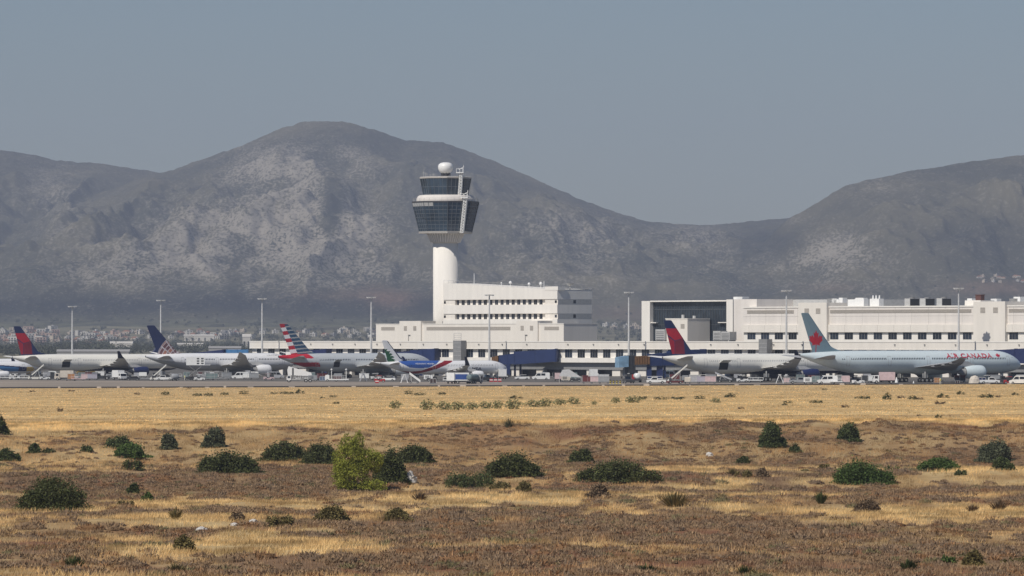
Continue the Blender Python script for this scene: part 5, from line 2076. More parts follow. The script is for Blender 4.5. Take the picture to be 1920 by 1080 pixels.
def far_z(x, y, want_gully=False):
    z = base_z(x, y) + 0 * x
    z = z + (fbm(x / 160, y / 400, 3, 200) - .5) * 14 * smoothstep(8300, 9500, y)
    best = z
    gul = np.zeros_like(z)
    for k, (D, pts) in enumerate(RIDGES):
        # real ridge line in plan: it wavers a little in distance
        px = np.array([p[0] for p in pts], float)
        xr = (px - 960) / F * D
        hr = CAMZ - (np.array([p[1] for p in pts], float) - HY) / F * D
        # walk each ground point to the ridge along the line of the valley floor
        H = np.interp(x, xr, hr)
        foot = {0: 10600, 1: 9700, 2: 9500}[k]
        t = (y - foot) / (D - foot)
        tb = np.clip((y - D) / 1500, 0, 1)
        prof = np.where(t < 1, np.clip(t, 0, 1) ** 1.25, 1 - tb * tb * .9)
        env = np.clip(t, 0, 1) * np.clip(1 - t, 0, 1) * 4 * (1 - .7 * smoothstep(.72, .95, t))
        rn = 1 - np.abs(fbm(x / 230 + .25 * fbm(x / 90, y / 300, 2, 300 + k), y / 1500, 4, 310 + 10 * k) - .5) * 4
        rn2 = fbm(x / 75, y / 240, 4, 330 + 10 * k) - .5
        hh = (H - z) * prof + env * (rn * 48 + rn2 * 66) * np.clip((H - 40) / 300, 0, 1.2)
        hh = hh + (fbm(x / 22, y / 60, 3, 350 + k) - .5) * 7 * np.clip(t * 3, 0, 1) * (t < 1.2)
        gul = np.where(z + hh > best, rn * .5 + rn2 * 1.3, gul)
        best = np.maximum(best, z + hh)
    if want_gully:
        return best, gul
    return best


xs = np.linspace(-1, 1, 760)
ys = np.concatenate([np.linspace(9000, 10400, 130), np.linspace(10405, 13700, 420), np.linspace(13720, 14600, 60), np.linspace(14640, 16100, 20)])
X, Y = np.meshgrid(xs, ys)
X = X * (1250 + 450 * (Y - 9000) / 7000)
Z, GUL = far_z(X, Y, True)
nx, ny = len(xs), len(ys)
idx = np.arange(nx * ny).reshape(ny, nx)
Fq = np.stack([idx[:-1, :-1], idx[:-1, 1:], idx[1:, 1:], idx[1:, :-1]], -1).reshape(-1, 4)
PXm, PYm = 960 + X / Y * F, HY + (CAMZ - Z) / Y * F
rock = np.zeros_like(X)
for cx, cy, wx, wy, a in ((520, 380, 95, 90, .95), (470, 330, 50, 40, .5), (580, 300, 90, 35, .55), (560, 460, 110, 70, .7), (680, 440, 55, 75, .75), (670, 300, 60, 40, .35), (420, 490, 120, 60, .55), (340, 430, 70, 60, .45), (250, 480, 120, 50, .5), (90, 345, 55, 40, .5), (110, 420, 60, 40, .3), (180, 520, 120, 25, .35), (380, 405, 40, 16, .6), (1050, 420, 95, 28, .5), (1120, 450, 60, 40, .4), (1000, 480, 130, 40, .25), (1560, 455, 60, 26, .75), (1500, 490, 90, 28, .5), (1600, 490, 90, 25, .4), (1290, 440, 90, 28, .45), (1340, 470, 60, 40, .35), (1650, 350, 60, 16, .3), (1100, 520, 200, 25, .25), (700, 530, 200, 30, .3), (1550, 535, 150, 14, .3), (1480, 415, 40, 14, .3)):
    rock += a * np.exp(-((PXm - cx) / wx) ** 2 - ((PYm - cy) / wy) ** 2)
for cx, cy, wx, wy, a in ((625, 370, 14, 55, .9), (612, 420, 20, 25, .6), (1440, 450, 70, 35, .5), (470, 440, 25, 40, .3), (440, 520, 14, 40, .6), (700, 265, 60, 18, .3)):
    rock -= a * np.exp(-((PXm - cx) / wx) ** 2 - ((PYm - cy) / wy) ** 2)
rock = np.clip(rock * 1.0 + .12, 0, 1) * (.30 + .70 * smoothstep(-.45, .25, GUL))
forest = np.exp(-((PYm - 572) / 24) ** 2) * smoothstep(1000, 760, PXm) + .8 * np.exp(-((PXm - 1440) / 70) ** 2 - ((PYm - 455) / 34) ** 2) + .7 * np.exp(-((PXm - 1830) / 120) ** 2 - ((PYm - 450) / 45) ** 2) + .6 * np.exp(-((PXm - 622) / 14) ** 2 - ((PYm - 385) / 48) ** 2) + .5 * np.exp(-((PXm - 440) / 20) ** 2 - ((PYm - 500) / 50) ** 2)
forest = np.clip(forest * (.6 + .8 * fbm(PXm / 40, PYm / 14, 3, 420)), 0, 1)
rock = rock * (1 - .8 * forest)
red = np.zeros_like(X)
for cx, cy, wx, wy, a in ((735, 562, 38, 16, .9), (690, 545, 60, 14, .4), (1870, 540, 90, 14, .8), (1200, 590, 120, 16, .5), (1560, 540, 60, 10, .35), (660, 555, 120, 10, .3)):
    red += a * np.exp(-((PXm - cx) / wx) ** 2 - ((PYm - cy) / wy) ** 2)
grn = np.exp(-((PYm - 612) / 14) ** 2) * .7 + .5 * np.exp(-((PXm - 900) / 300) ** 2 - ((PYm - 520) / 30) ** 2) * 0
colm = np.stack([rock, np.clip(red, 0, 1), np.clip(grn, 0, 1)], -1)

MM = bpy.data.materials.new('mountain_scrub_and_rock')
MM.use_nodes = True
nt = MM.node_tree
bs = nt.nodes['Principled BSDF']
bs.inputs['Roughness'].default_value = 1
bs.inputs['Specular IOR Level'].default_value = .05
at = nt.nodes.new('ShaderNodeAttribute')
at.attribute_name = 'Col'
sep = nt.nodes.new('ShaderNodeSeparateColor')
nt.links.new(at.outputs['Color'], sep.inputs[0])
tc = nt.nodes.new('ShaderNodeTexCoord')


def noise(scale, vec, det=6, rough=.6):
    mp = nt.nodes.new('ShaderNodeMapping')
    mp.inputs['Scale'].default_value = vec
    nt.links.new(tc.outputs['Object'], mp.inputs['Vector'])
    n = nt.nodes.new('ShaderNodeTexNoise')
    n.inputs['Scale'].default_value = scale
    n.inputs['Detail'].default_value = det
    n.inputs['Roughness'].default_value = rough
    nt.links.new(mp.outputs['Vector'], n.inputs['Vector'])
    return n.outputs['Fac']


def mth(op, a, b=None, clamp=False):
    n = nt.nodes.new('ShaderNodeMath')
    n.operation = op
    n.use_clamp = clamp
    for i, v in enumerate((a, b)):
        if v is None:
            continue
        if isinstance(v, (int, float)):
            n.inputs[i].default_value = v
        else:
            nt.links.new(v, n.inputs[i])
    return n.outputs[0]


def mixc(f, a, b):
    n = nt.nodes.new('ShaderNodeMix')
    n.data_type = 'RGBA'
    if isinstance(f, (int, float)):
        n.inputs['Factor'].default_value = f
    else:
        nt.links.new(f, n.inputs['Factor'])
    for k, v in (('A', a), ('B', b)):
        if isinstance(v, tuple):
            n.inputs[k].default_value = (*v, 1)
        else:
            nt.links.new(v, n.inputs[k])
    return n.outputs['Result']


fine = noise(.17, (1, .30, 1.3), 4, .6)
mid = noise(.022, (1, .3, 1.2), 5, .6)
big = noise(.004, (1, .4, 1.4), 4, .55)
# rock shows where the mask is high; speckle breaks it up everywhere
k = mth('ADD', mth('MULTIPLY', sep.outputs[0], .34), mth('MULTIPLY', mth('SUBTRACT', mid, .5), .55))
k = mth('ADD', k, mth('MULTIPLY', mth('SUBTRACT', fine, .5), 2.0))
k = mth('MULTIPLY', mth('SUBTRACT', k, .10), 4.0, True)
k = mth('MULTIPLY', k, mth('ADD', .30, mth('MULTIPLY', sep.outputs[0], .8)), True)
at2 = nt.nodes.new('ShaderNodeAttribute')
at2.attribute_name = 'Col2'
sep2 = nt.nodes.new('ShaderNodeSeparateColor')
nt.links.new(at2.outputs['Color'], sep2.inputs[0])
veg = mixc(mth('MULTIPLY', mth('SUBTRACT', big, .35), 3.3, True), (.050, .050, .034), (.145, .126, .076))
veg = mixc(sep2.outputs[1], (.042, .043, .030), veg)
veg = mixc(sep2.outputs[0], veg, (.012, .014, .014))
rk = mixc(mid, (.235, .208, .166), (.375, .335, .275))
c = mixc(k, veg, rk)
c = mixc(mth('MULTIPLY', sep.outputs[1], mth('ADD', mth('MULTIPLY', fine, 1.6), -.15), True), c, (.20, .12, .085))
c = mixc(mth('MULTIPLY', sep.outputs[2], mth('MULTIPLY', mth('SUBTRACT', mid, .38), 4, True)), c, (.17, .17, .10))
nt.links.new(c, bs.inputs['Base Color'])
mtn = np_mesh('mountains', np.stack([X, Y, Z], -1).reshape(-1, 3), Fq, MM, colors=colm.reshape(-1, 3), colors2=np.stack([forest, np.clip(GUL * .5 + .5, 0, 1), 0 * GUL], -1).reshape(-1, 3), smooth=True)
tag(mtn, 'scrub and limestone mountains beyond the plain', kind='structure')

xs = np.linspace(-1, 1, 120)
ys = np.concatenate([np.linspace(1430, 3000, 24), np.linspace(3200, 9000, 110)])
X, Y = np.meshgrid(xs, ys)
X = X * (420 + (1250 - 420) * np.clip((Y - 1430) / 7570, 0, 1))
Z = np.where(Y < 2600, gz(X) - .25, 0) * (Y < 2600) + far_z(X, Y) * (Y >= 2600)
nx, ny = len(xs), len(ys)
idx = np.arange(nx * ny).reshape(ny, nx)
Fq = np.stack([idx[:-1, :-1], idx[:-1, 1:], idx[1:, 1:], idx[1:, :-1]], -1).reshape(-1, 4)
PLM = mat('plain_fields', (.17, .155, .10), .95, var=.55, scale=.006, spec=.05)
tag(np_mesh('plain', np.stack([X, Y, Z], -1).reshape(-1, 3), Fq, PLM, smooth=True), 'flat dull green plain between airfield and mountains', kind='structure')
# ------------------------------------------------------------------ far town and trees
def house(kind):
    m = MB()
    if kind == 0:
        m.box(-5, 5, -4, 4, 0, 6.2, 0).box(-5.2, 5.2, -4.2, 4.2, 6.2, 6.5, 1).box(-3.8, -1, -4.05, -4, 3.6, 5, 2).box(1, 3.8, -4.05, -4, 3.6, 5, 2).box(-3.5, -1.5, -4.05, -4, .3, 2.4, 2).box(1, 3.8, -4.05, -4, .8, 2.2, 2).box(-1.2, 1.5, 0, 3, 6.5, 8.4, 0)
    elif kind == 1:
        m.box(-6, 6, -4.5, 4.5, 0, 4.2, 0)
        m.side([(-6.5, 4.2), (6.5, 4.2), (0, 6.8)], -4.8, 4.8, 1)
        m.box(-4.5, -2, -4.56, -4.5, 1.2, 2.8, 2).box(-.8, .8, -4.56, -4.5, .1, 2.4, 2).box(2, 4.5, -4.56, -4.5, 1.2, 2.8, 2)
    else:
        m.box(-7, 7, -5, 5, 0, 9.3, 0).box(-7.2, 7.2, -5.2, 5.2, 9.3, 9.6, 1)
        for f in range(3):
            m.box(-6.8, 6.8, -6.1, -5, 2.9 * f + .05, 2.9 * f + .3, 0)
            for x in (-5.5, -1.2, 3):
                m.box(x, x + 2.4, -5.06, -5, 2.9 * f + .5, 2.9 * f + 2.4, 2)
    return m


HW = mat('town_white', (0.57, 0.54, 0.49), .9, var=.1, scale=.05)
HC = mat('town_cream', (0.51, 0.43, 0.34), .9, var=.1, scale=.05)
HP = mat('town_pink', (0.46, 0.33, 0.27), .9, var=.1, scale=.05)
HG = mat('town_grey', (0.33, 0.32, 0.31), .9, var=.1, scale=.05)
HRF = mat('town_roof_tile', (.34, .16, .10), .9, var=.2)
HWD = mat('town_window', (.05, .05, .055), .6)
protos = []
rr = random.Random(5)


def put_house(px, row, D, v, label, group, sc):
    x = (px - 960) / F * D
    z = float(far_z(np.array([x]), np.array([D]))[0]) if D > 2600 else gz(x)
    key = v
    if key not in HP_:
        k = v % 3
        wallm = (HW, HC, HP, HG)[v // 3]
        HP_[key] = house(k).build('town_house', [wallm, HRF if k == 1 else HG if k == 0 else wallm, HWD])
        o = HP_[key]
    else:
        o = HP_[key].copy()
        COL.objects.link(o)
    o.location = (x, D, z - .3)
    o.rotation_euler = (0, 0, rr.uniform(-.8, .8))
    o.scale = (sc, sc, sc)
    tag(o, label, 'house', group)


HP_ = {}


def d_for_row(row):
    """distance on the plain whose ground shows at this row"""
    ys_ = np.linspace(4000, 10400, 400)
    r = HY - (base_z(0, ys_) - CAMZ) / ys_ * F
    return float(np.interp(-row, -r, ys_))


kinds = ['white flat-roofed house', 'white house with tiled roof', 'white three-storey house', 'cream flat-roofed house', 'cream house with tiled roof', 'cream three-storey house', 'pink flat-roofed house', 'pink house with tiled roof', 'pink three-storey house', 'grey flat-roofed house', 'grey house with tiled roof', 'grey three-storey house']
for nm, n, x0, x1, r0, r1, wts, sc0 in (
        ('of the dense town around the leftmost tail', 72, -12, 112, 621, 646, (0, 2, 3, 5, 6, 8, 0, 2, 3, 4, 7), 1.0),
        ('among trees right of the leftmost mast', 46, 122, 212, 627, 650, (0, 1, 2, 3, 4, 9, 0, 2), .9),
        ('scattered on the plain left of the globe tail', 16, 210, 300, 624, 640, (0, 3, 6, 4), .9),
        ('scattered on the plain right of the globe tail', 26, 318, 470, 622, 636, (0, 0, 2, 3, 7, 9), .9),
        ('behind the striped tail', 26, 470, 705, 620, 636, (0, 0, 2, 3, 9, 4), .9),
        ('on the right slope above the terminal chimney', 15, 1835, 1930, 519, 531, (0, 1, 3, 4), .75),
        ('high on the plain right of the white office block', 7, 1120, 1200, 604, 618, (0, 3, 9), .9)):
    for i in range(n):
        px, row = rr.uniform(x0, x1), rr.uniform(r0, r1)
        v = rr.choice(wts)
        if r1 < 560:
            ds = np.linspace(8800, 11500, 500)
            xs_ = (px - 960) / F * ds
            D = float(ds[int(np.argmax(HY + (CAMZ - far_z(xs_, ds)) / ds * F <= row))])
        else:
            D = d_for_row(row)
        put_house(px, row, D, v, 'tiny ' + kinds[v] + ' ' + nm, 'houses ' + nm, sc0 * rr.uniform(.75, 1.15))
for i, (px0, px1, r0, r1, l, m) in enumerate(((207, 249, 640, 647.5, 'long white warehouse left of the globe tail', HW), (333, 381, 643, 646, 'low white roofed shed right of the globe tail', HW), (392, 452, 649, 656, 'long pale shed behind the dark navy bridge', HG),
                                          (108, 243, 655, 661, 'long grey shed behind the leftmost jet', HG), (455, 470, 626, 630, 'small white shed left of the concourse end', HW), (345, 402, 627, 631, 'long white farm building on the plain beyond the globe tail', HW), (690, 702, 618, 640, 'narrow white tower with a dish, left of the low cream roof block', HW), (428, 452, 566, 569, 'white building high at the foot of the mountain', HW))):
    D = {0: 5200, 1: 6000, 2: 4300, 3: 3600, 4: 6500, 5: 7900, 6: 2350, 7: 10400}[i]
    x0, x1 = (px0 - 960) / F * D, (px1 - 960) / F * D
    z1 = zrow(r0, D)
    zb = min(float(base_z(0, D)), zrow(r1, D)) - .5
    w = thing('tower' if i == 6 else 'warehouse', l, 'tower' if i == 6 else 'warehouse', ((x0 + x1) / 2, D, zb))
    h = z1 - zb
    hw = (x1 - x0) / 2
    if i == 6:
        MB().box(-hw * .5, hw * .5, -1, 1, 0, h * .8).build('shaft', m, w)
        MB().box(-hw, hw, -2, 2, 0, h * .35).build('base', m, w)
        MB().lathe([(.1, 0), (1.2, .5), (1.5, 1.3), (.3, .6)], (0, 0, h * .8), 14).build('dish', VWHITE, w)
    else:
        MB().box(-hw, hw, -6, 6, 0, h * .8).build('wall', m, w)
        MB().hexa([(-hw - .4, -6.4, h * .8), (hw + .4, -6.4, h * .8), (hw + .4, 6.4, h * .8), (-hw - .4, 6.4, h * .8)], [(-hw - .4, -.6, h), (hw + .4, -.6, h), (hw + .4, .6, h), (-hw - .4, .6, h)]).build('roof', m, w)
        mb = MB()
        n = max(2, int(hw / 4))
        for j in range(n):
            c = -hw + (j + .5) * 2 * hw / n
            mb.box(c - 1, c + 1, -6.05, -6, 0.2, h * .5)
        mb.build('gate', HWD, w)


# ------------------------------------------------------------------ leaf makers
def leaf_quads(C, size, rng, up=.35, aspect=.6):
    """one bent-free small quad per centre"""
    n = len(C)
    a = rng.normal(size=(n, 3))
    a[:, 2] = a[:, 2] * .7 + up
    a /= np.linalg.norm(a, axis=1, keepdims=True)
    b = np.cross(a, rng.normal(size=(n, 3)))
    b /= np.linalg.norm(b, axis=1, keepdims=True) + 1e-9
    s = (size * rng.uniform(.6, 1.3, n))[:, None]
    V = np.stack([C - a * s, C + b * s * aspect, C + a * s, C - b * s * aspect], 1).reshape(-1, 3)
    return V, np.arange(4 * n).reshape(n, 4)


def crown_points(lobes, n, rng, clump=.22, nclump=None):
    """points gathered in clumps over the outer part of lumpy lobes"""
    vol = np.array([l[3] * l[4] * l[5] for l in lobes]) ** .67
    P = []
    for l, k in zip(lobes, (vol / vol.sum() * n).astype(int)):
        nc = nclump or max(10, k // 26)
        d = rng.normal(size=(nc, 3))
        d /= np.linalg.norm(d, axis=1, keepdims=True)
        r = rng.uniform(.55, 1.0, nc) ** .6
        c = d * r[:, None]
        pick = rng.integers(0, nc, k)
        p = c[pick] + rng.normal(size=(k, 3)) * clump
        p = p * np.array(l[3:6]) + np.array(l[:3])
        P.append(p)
    P = np.concatenate(P)
    return P[P[:, 2] > .02]


# far trees as one mass
rng = np.random.default_rng(21)
P = []
for (n, x0, x1, y0, y1, h) in ((700, -130, 480, 4600, 8600, 7), (260, 110, 260, 5000, 7800, 8), (260, 480, 720, 6500, 8900, 7), (260, -100, 2000, 8600, 10000, 5), (120, -60, 120, 4200, 5200, 6), (120, 1110, 1220, 6000, 9400, 7)):
    px = rng.uniform(x0, x1, n)
    D = rng.uniform(y0, y1, n)
    x = (px - 960) / F * D
    z = far_z(x, D)
    for i in range(n):
        hh = h * rng.uniform(.5, 1.3)
        k = 60
        p = rng.normal(size=(k, 3)) * np.array([hh * .30, hh * .3, hh * .22]) + np.array([x[i], D[i], z[i] + hh * .5])
        P.append(p)
P = np.concatenate(P)
V, Fq = leaf_quads(P, .9, rng)
TREEF = mat('far_foliage', (.075, .08, .055), .95, var=.35, scale=.02, spec=.05, island=.35)
tag(np_mesh('far_trees', V, Fq, TREEF), 'dark trees scattered over the plain around the town', kind='stuff')

# ------------------------------------------------------------------ shrubs that can be counted
FOL = {
    'dark': mat('leaf_dark', (.078, .088, .028), .6, var=.35, scale=1.2, spec=.25, island=.55, transl=.15),
    'mid': mat('leaf_mid', (.085, .105, .038), .65, var=.35, scale=1.2, spec=.2, island=.5, transl=.2),
    'bright': mat('leaf_bright', (.090, .135, .036), .65, var=.35, scale=1.2, spec=.2, island=.5, transl=.25),
    'grey': mat('leaf_greygreen', (.105, .115, .066), .75, var=.3, scale=1.2, spec=.15, island=.5, transl=.15),
    'pale': mat('leaf_pale', (.30, .29, .14), .8, var=.3, scale=1.2, spec=.1, island=.4, transl=.3),
    'olive': mat('leaf_olive', (.19, .155, .062), .75, var=.35, scale=1.2, spec=.15, island=.5, transl=.2),
    'brown': mat('twig_brown', (.19, .135, .085), .85, var=.3, scale=1.2, spec=.1, island=.5, transl=.1),
    'pine': mat('needle_yellowgreen', (.30, .315, .055), .6, var=.35, scale=.9, spec=.2, island=.45, transl=.35),
}
BARK = mat('bark', (.09, .065, .045), .9, var=.3, scale=4)


def solve_row(px, row):
    """nearest ground point seen at this pixel, walking out from the camera"""
    D = np.linspace(180, 1430, 2600)
    x = (px - 960) / F * D
    r = HY + (CAMZ - near_z(x, D)) / D * F
    i = int(np.argmax(r <= row))
    d = D[i]
    xx = (px - 960) / F * d
    return xx, d, float(near_z(np.array([xx]), np.array([d]))[0]), F / d


SHR = 0


def shrub(px, row, w, h, kind, label, cat='shrub', group=None, form='dome', name='shrub'):
    global SHR
    SHR += 1
    rng = np.random.default_rng(500 + SHR)
    x, y, z, s = solve_row(px, row)
    W_, H_ = w / s, h / s
    r = thing(name, label, cat, (x, y, z - .05), rng.uniform(0, .6) * 0, group)
    if form == 'dome':
        lobes = [(rng.uniform(-.08, .08) * W_, 0, H_ * .38, W_ * .34, W_ * .32, H_ * .54)]
        for i in range(7 if w < 60 else 11):
            a = rng.uniform(-.5, .5)
            e = 1 - .75 * a * a * 2
            lobes.append((a * W_ * .82, rng.uniform(-.3, .3) * W_, H_ * rng.uniform(.18, .5) * e, W_ * rng.uniform(.09, .2), W_ * rng.uniform(.1, .2), H_ * rng.uniform(.22, .46) * e))
        P = crown_points(lobes, int(min(15000, 210 * w * h / 45 + 500)), rng, .20)
        ns = len(P) // 9
        an_, q_ = rng.uniform(0, 2 * PI, ns), rng.uniform(.25, .62, ns)
        sk = np.stack([np.cos(an_) * q_ * W_, np.sin(an_) * q_ * W_ * .8, rng.uniform(.05, .5, ns) * H_ * (1.15 - 1.5 * q_).clip(.15, 1)], 1)
        tp = P[rng.integers(0, len(P), ns // 2)] + rng.normal(0, .09 * H_, (ns // 2, 3))
        P = np.concatenate([P, sk, tp])
        V, Fq = leaf_quads(P, max(.10, min(.17, 2.0 / s)), rng)
    elif form == 'low':
        lobes = []
        for i in range(9):
            a = rng.uniform(-.45, .45)
            lobes.append((a * W_, rng.uniform(-.3, .3) * W_, H_ * .28, W_ * rng.uniform(.1, .2), W_ * .2, H_ * rng.uniform(.35, .6)))
        P = crown_points(lobes, int(min(4500, 70 * w * h / 45 + 200)), rng, .24)
        V, Fq = leaf_quads(P, max(.09, min(.17, 1.8 / s)), rng, up=.7)
    elif form == 'tuft':
        n = int(60 + w * 3)
        a = rng.uniform(0, 2 * PI, n)
        q = rng.uniform(0, 1, n) ** .6
        b = np.stack([np.cos(a) * q * W_ * .16, np.sin(a) * q * W_ * .16, 0 * a], 1)
        L_ = H_ * rng.uniform(.55, 1.1, n)
        t = b + np.stack([np.cos(a) * q * W_ * .42 + rng.normal(0, .03, n), np.sin(a) * q * W_ * .42, L_ * (1 - .35 * q)], 1)
        sd = np.stack([-np.sin(a), np.cos(a), 0 * a], 1) * .045
        sd[:, 0] += .03
        V = np.stack([b - sd, b + sd, t + sd * .25, t - sd * .25], 1).reshape(-1, 3)
        Fq = np.arange(4 * n).reshape(n, 4)
        lobes = None
    V[:, 2] = np.maximum(V[:, 2], 0.0)
    np_mesh('foliage', V, Fq, FOL[kind], parent=r)
    if form != 'tuft' and w > 20:
        m = MB()
        for i in range(6):
            a = rng.uniform(0, 2 * PI)
            m.tube((.1 * math.cos(a), .1 * math.sin(a), 0), (W_ * .28 * math.cos(a), W_ * .2 * math.sin(a), H_ * .62), .05 + .01 * W_, .02, 5)
        m.build('stem', BARK, r)
    return r


GS = 'shrubs on the bank and the low ground'
SH = [
 (102, 957, 128, 68, 'dark', 'big round dark green bush on red earth, the largest bush left of the yellow-green tree', 'dome'),
 (430, 888, 112, 42, 'dark', 'wide low dark green bush in the middle left, below the small grey-green round shrub', 'dome'),
 (533, 864, 84, 37, 'dark', 'dark green bush on the bank foot, second to the left of the yellow-green tree', 'dome'),
 (603, 870, 72, 38, 'dark', 'dark green bush touching the left side of the yellow-green tree', 'dome'),
 (733, 908, 60, 64, 'dark', 'very dark bush in the shade right behind the yellow-green tree', 'dome'),
 (777, 868, 72, 34, 'dark', 'spreading dark bush behind and right of the shaded bush', 'dome'),
 (882, 914, 104, 34, 'mid', 'low speckled green patch of leaves between the white rock and the round dark bush', 'low'),
 (965, 893, 92, 47, 'dark', 'round dark green bush in the middle of the slope, alone', 'dome'),
 (1088, 868, 50, 26, 'dark', 'small dark bush on the slope above the wide dark bush', 'dome'),
 (1160, 903, 140, 42, 'dark', 'wide low dark green bush just right of the middle', 'dome'),
 (1448, 840, 46, 48, 'mid', 'upright green bush at the top of the bank, right of the middle', 'dome'),
 (1590, 828, 42, 36, 'mid', 'green bush breaking the top line of the bank, below the maple leaf tail', 'dome'),
 (1491, 850, 24, 16, 'mid', 'small green bush below and right of the upright bush on the bank', 'dome'),
 (1394, 871, 26, 16, 'dark', 'small dark bush on the slope left of the upright bush', 'dome'),
 (1618, 908, 105, 46, 'bright', 'spreading bright green bush on the right foot of the bank', 'dome'),
 (1672, 884, 26, 12, 'bright', 'small bright green sprig at the right end of the spreading bright bush', 'low'),
 (1760, 884, 80, 28, 'bright', 'low bright green thicket on the right, left of the grey-green bush', 'dome'),
 (1864, 866, 66, 40, 'grey', 'grey-green feathery bush near the right edge', 'dome'),
 (1881, 882, 42, 24, 'mid', 'green bush under the grey-green bush at the right', 'dome'),
 (224, 843, 60, 26, 'mid', 'green bush on the left bank, upper of two touching bushes', 'dome'),
 (246, 858, 68, 28, 'bright', 'fresh green bush on the left bank, lower of two touching bushes', 'dome'),
 (315, 843, 34, 30, 'grey', 'small grey-green shrub on the left bank beside the fresh green bush', 'dome'),
 (401, 839, 42, 38, 'grey', 'round grey-green shrub standing out on the straw bank', 'dome'),
 (165, 848, 40, 14, 'mid', 'low green strip of leaves left of the two touching bushes', 'low'),
 (4, 815, 22, 32, 'dark', 'dark shrub cut by the left edge at the top of the bank', 'dome'),
 (14, 864, 42, 24, 'mid', 'green shrub cut by the left edge, lower on the bank', 'dome'),
 (65, 850, 28, 18, 'mid', 'small green shrub on the left bank, near the left edge', 'dome'),
 (95, 849, 26, 10, 'dark', 'tiny dark low shrub beside the small green shrub on the left bank', 'low'),
 (248, 882, 42, 24, 'dark', 'ragged dark shrub below the two touching bushes', 'low'),
 (954, 802, 22, 20, 'grey', 'lone thin shrub on the crest of the bank, seen against the straw field', 'tuft'),
 (618, 980, 62, 31, 'olive', 'domed olive tussock in front of the yellow-green tree', 'dome'),
 (748, 977, 48, 24, 'olive', 'smaller olive tussock right of the domed one', 'dome'),
 (1264, 950, 66, 32, 'olive', 'spiky olive tussock on the pale strip right of the middle', 'tuft'),
 (1539, 945, 28, 26, 'mid', 'small spiky green plant on pale grass at the right', 'tuft'),
 (1872, 957, 38, 24, 'brown', 'dark twiggy shrub near the right edge on pale grass', 'tuft'),
 (1823, 959, 26, 16, 'brown', 'smaller twiggy shrub left of the dark twiggy one', 'tuft'),
 (1122, 934, 44, 26, 'brown', 'brown dry shrub below the wide dark bush', 'dome'),
 (1395, 895, 30, 16, 'olive', 'dry olive clump on the slope below the small dark bush', 'low'),
 (1430, 895, 26, 18, 'brown', 'brown clump beside the dry olive clump', 'dome'),
 (1375, 893, 28, 18, 'olive', 'pale olive tuft left of the dry olive clump', 'tuft'),
 (1800, 892, 26, 12, 'mid', 'little green shrub under the low bright thicket', 'low'),
 (940, 920, 40, 18, 'olive', 'small olive clump right of the low speckled patch', 'dome'),
 (983, 922, 30, 20, 'olive', 'small olive clump below the round dark bush', 'dome'),
 (275, 942, 24, 20, 'bright', 'little bright green plant right of the big round bush', 'dome'),
 (250, 928, 26, 22, 'mid', 'little green shrub right of the big round bush, above the bright plant', 'dome'),
 (235, 950, 28, 14, 'olive', 'little olive plant at the foot of the big round bush', 'low'),
 (330, 974, 28, 26, 'olive', 'olive spiky plant on the pale strip at the left', 'tuft'),
 (345, 1035, 44, 30, 'olive', 'round olive shrub low at the left front', 'dome'),
 (445, 978, 30, 18, 'brown', 'brown shrub beside the pale stones', 'dome'),
 (525, 990, 46, 26, 'olive', 'flat olive shrub right of the pale stones', 'low'),
 (140, 1068, 40, 30, 'mid', 'spiky green plant low at the left front', 'tuft'),
 (330, 1078, 40, 26, 'olive', 'olive plant at the bottom edge, left', 'tuft'),
 (1212, 1078, 40, 24, 'mid', 'green spiky plant at the bottom edge, right of the middle', 'tuft'),
 (1398, 1082, 38, 26, 'mid', 'green spiky plant at the bottom edge, farther right', 'tuft'),
 (1703, 1072, 34, 26, 'mid', 'green spiky plant at the right front', 'tuft'),
 (1778, 1056, 28, 16, 'bright', 'small green sprig at the right front', 'low'),
 (1826, 1060, 40, 26, 'olive', 'olive dome at the right front', 'dome'),
 (1900, 1062, 44, 20, 'olive', 'low olive plant near the right bottom corner', 'low'),
 (680, 922, 30, 12, 'brown', 'dry brown plant left of the white rock foot', 'low'),
 (787, 938, 36, 18, 'brown', 'dry leaning plant below the white rock', 'tuft'),
 (1625, 960, 50, 24, 'brown', 'brown dry shrub on the pale strip at the right', 'dome'),
 (1545, 880, 24, 14, 'olive', 'olive clump left of the spreading bright bush', 'low'),
]
for s_ in SH:
    shrub(s_[0], s_[1], s_[2], s_[3], s_[4], s_[5], group=GS, form=s_[6])

# the young yellow-green pine
x, y, z, s = solve_row(668, 922)
pn = thing('pine_tree', 'bright yellow-green young pine standing alone on the low ground', 'tree', (x, y, z - .1))
rng = np.random.default_rng(77)
k = 1 / s
lob = [(-8 * k, 0, 30 * k, 34 * k, 30 * k, 30 * k), (-12 * k, 0, 62 * k, 30 * k, 26 * k, 30 * k), (-16 * k, 0, 88 * k, 17 * k, 16 * k, 20 * k), (6 * k, 2 * k, 90 * k, 9 * k, 9 * k, 24 * k), (22 * k, 3 * k, 62 * k, 28 * k, 22 * k, 20 * k), (34 * k, 3 * k, 55 * k, 16 * k, 14 * k, 18 * k), (28 * k, -6 * k, 12 * k, 28 * k, 18 * k, 13 * k), (-30 * k, 0, 50 * k, 14 * k, 14 * k, 26 * k), (-20 * k, -4 * k, 14 * k, 20 * k, 16 * k, 16 * k)]
P = crown_points(lob, 18000, rng, .13, 120)
V, Fq = leaf_quads(P, .13, rng, up=.5, aspect=.4)
V[:, 2] = np.maximum(V[:, 2], .02)
np_mesh('crown', V, Fq, FOL['pine'], parent=pn)
m = MB().tube((0, 0, 0), (-6 * k, 0, 50 * k), .2, .12, 10).tube((-6 * k, 0, 50 * k), (-12 * k, 0, 96 * k), .12, .04, 8)
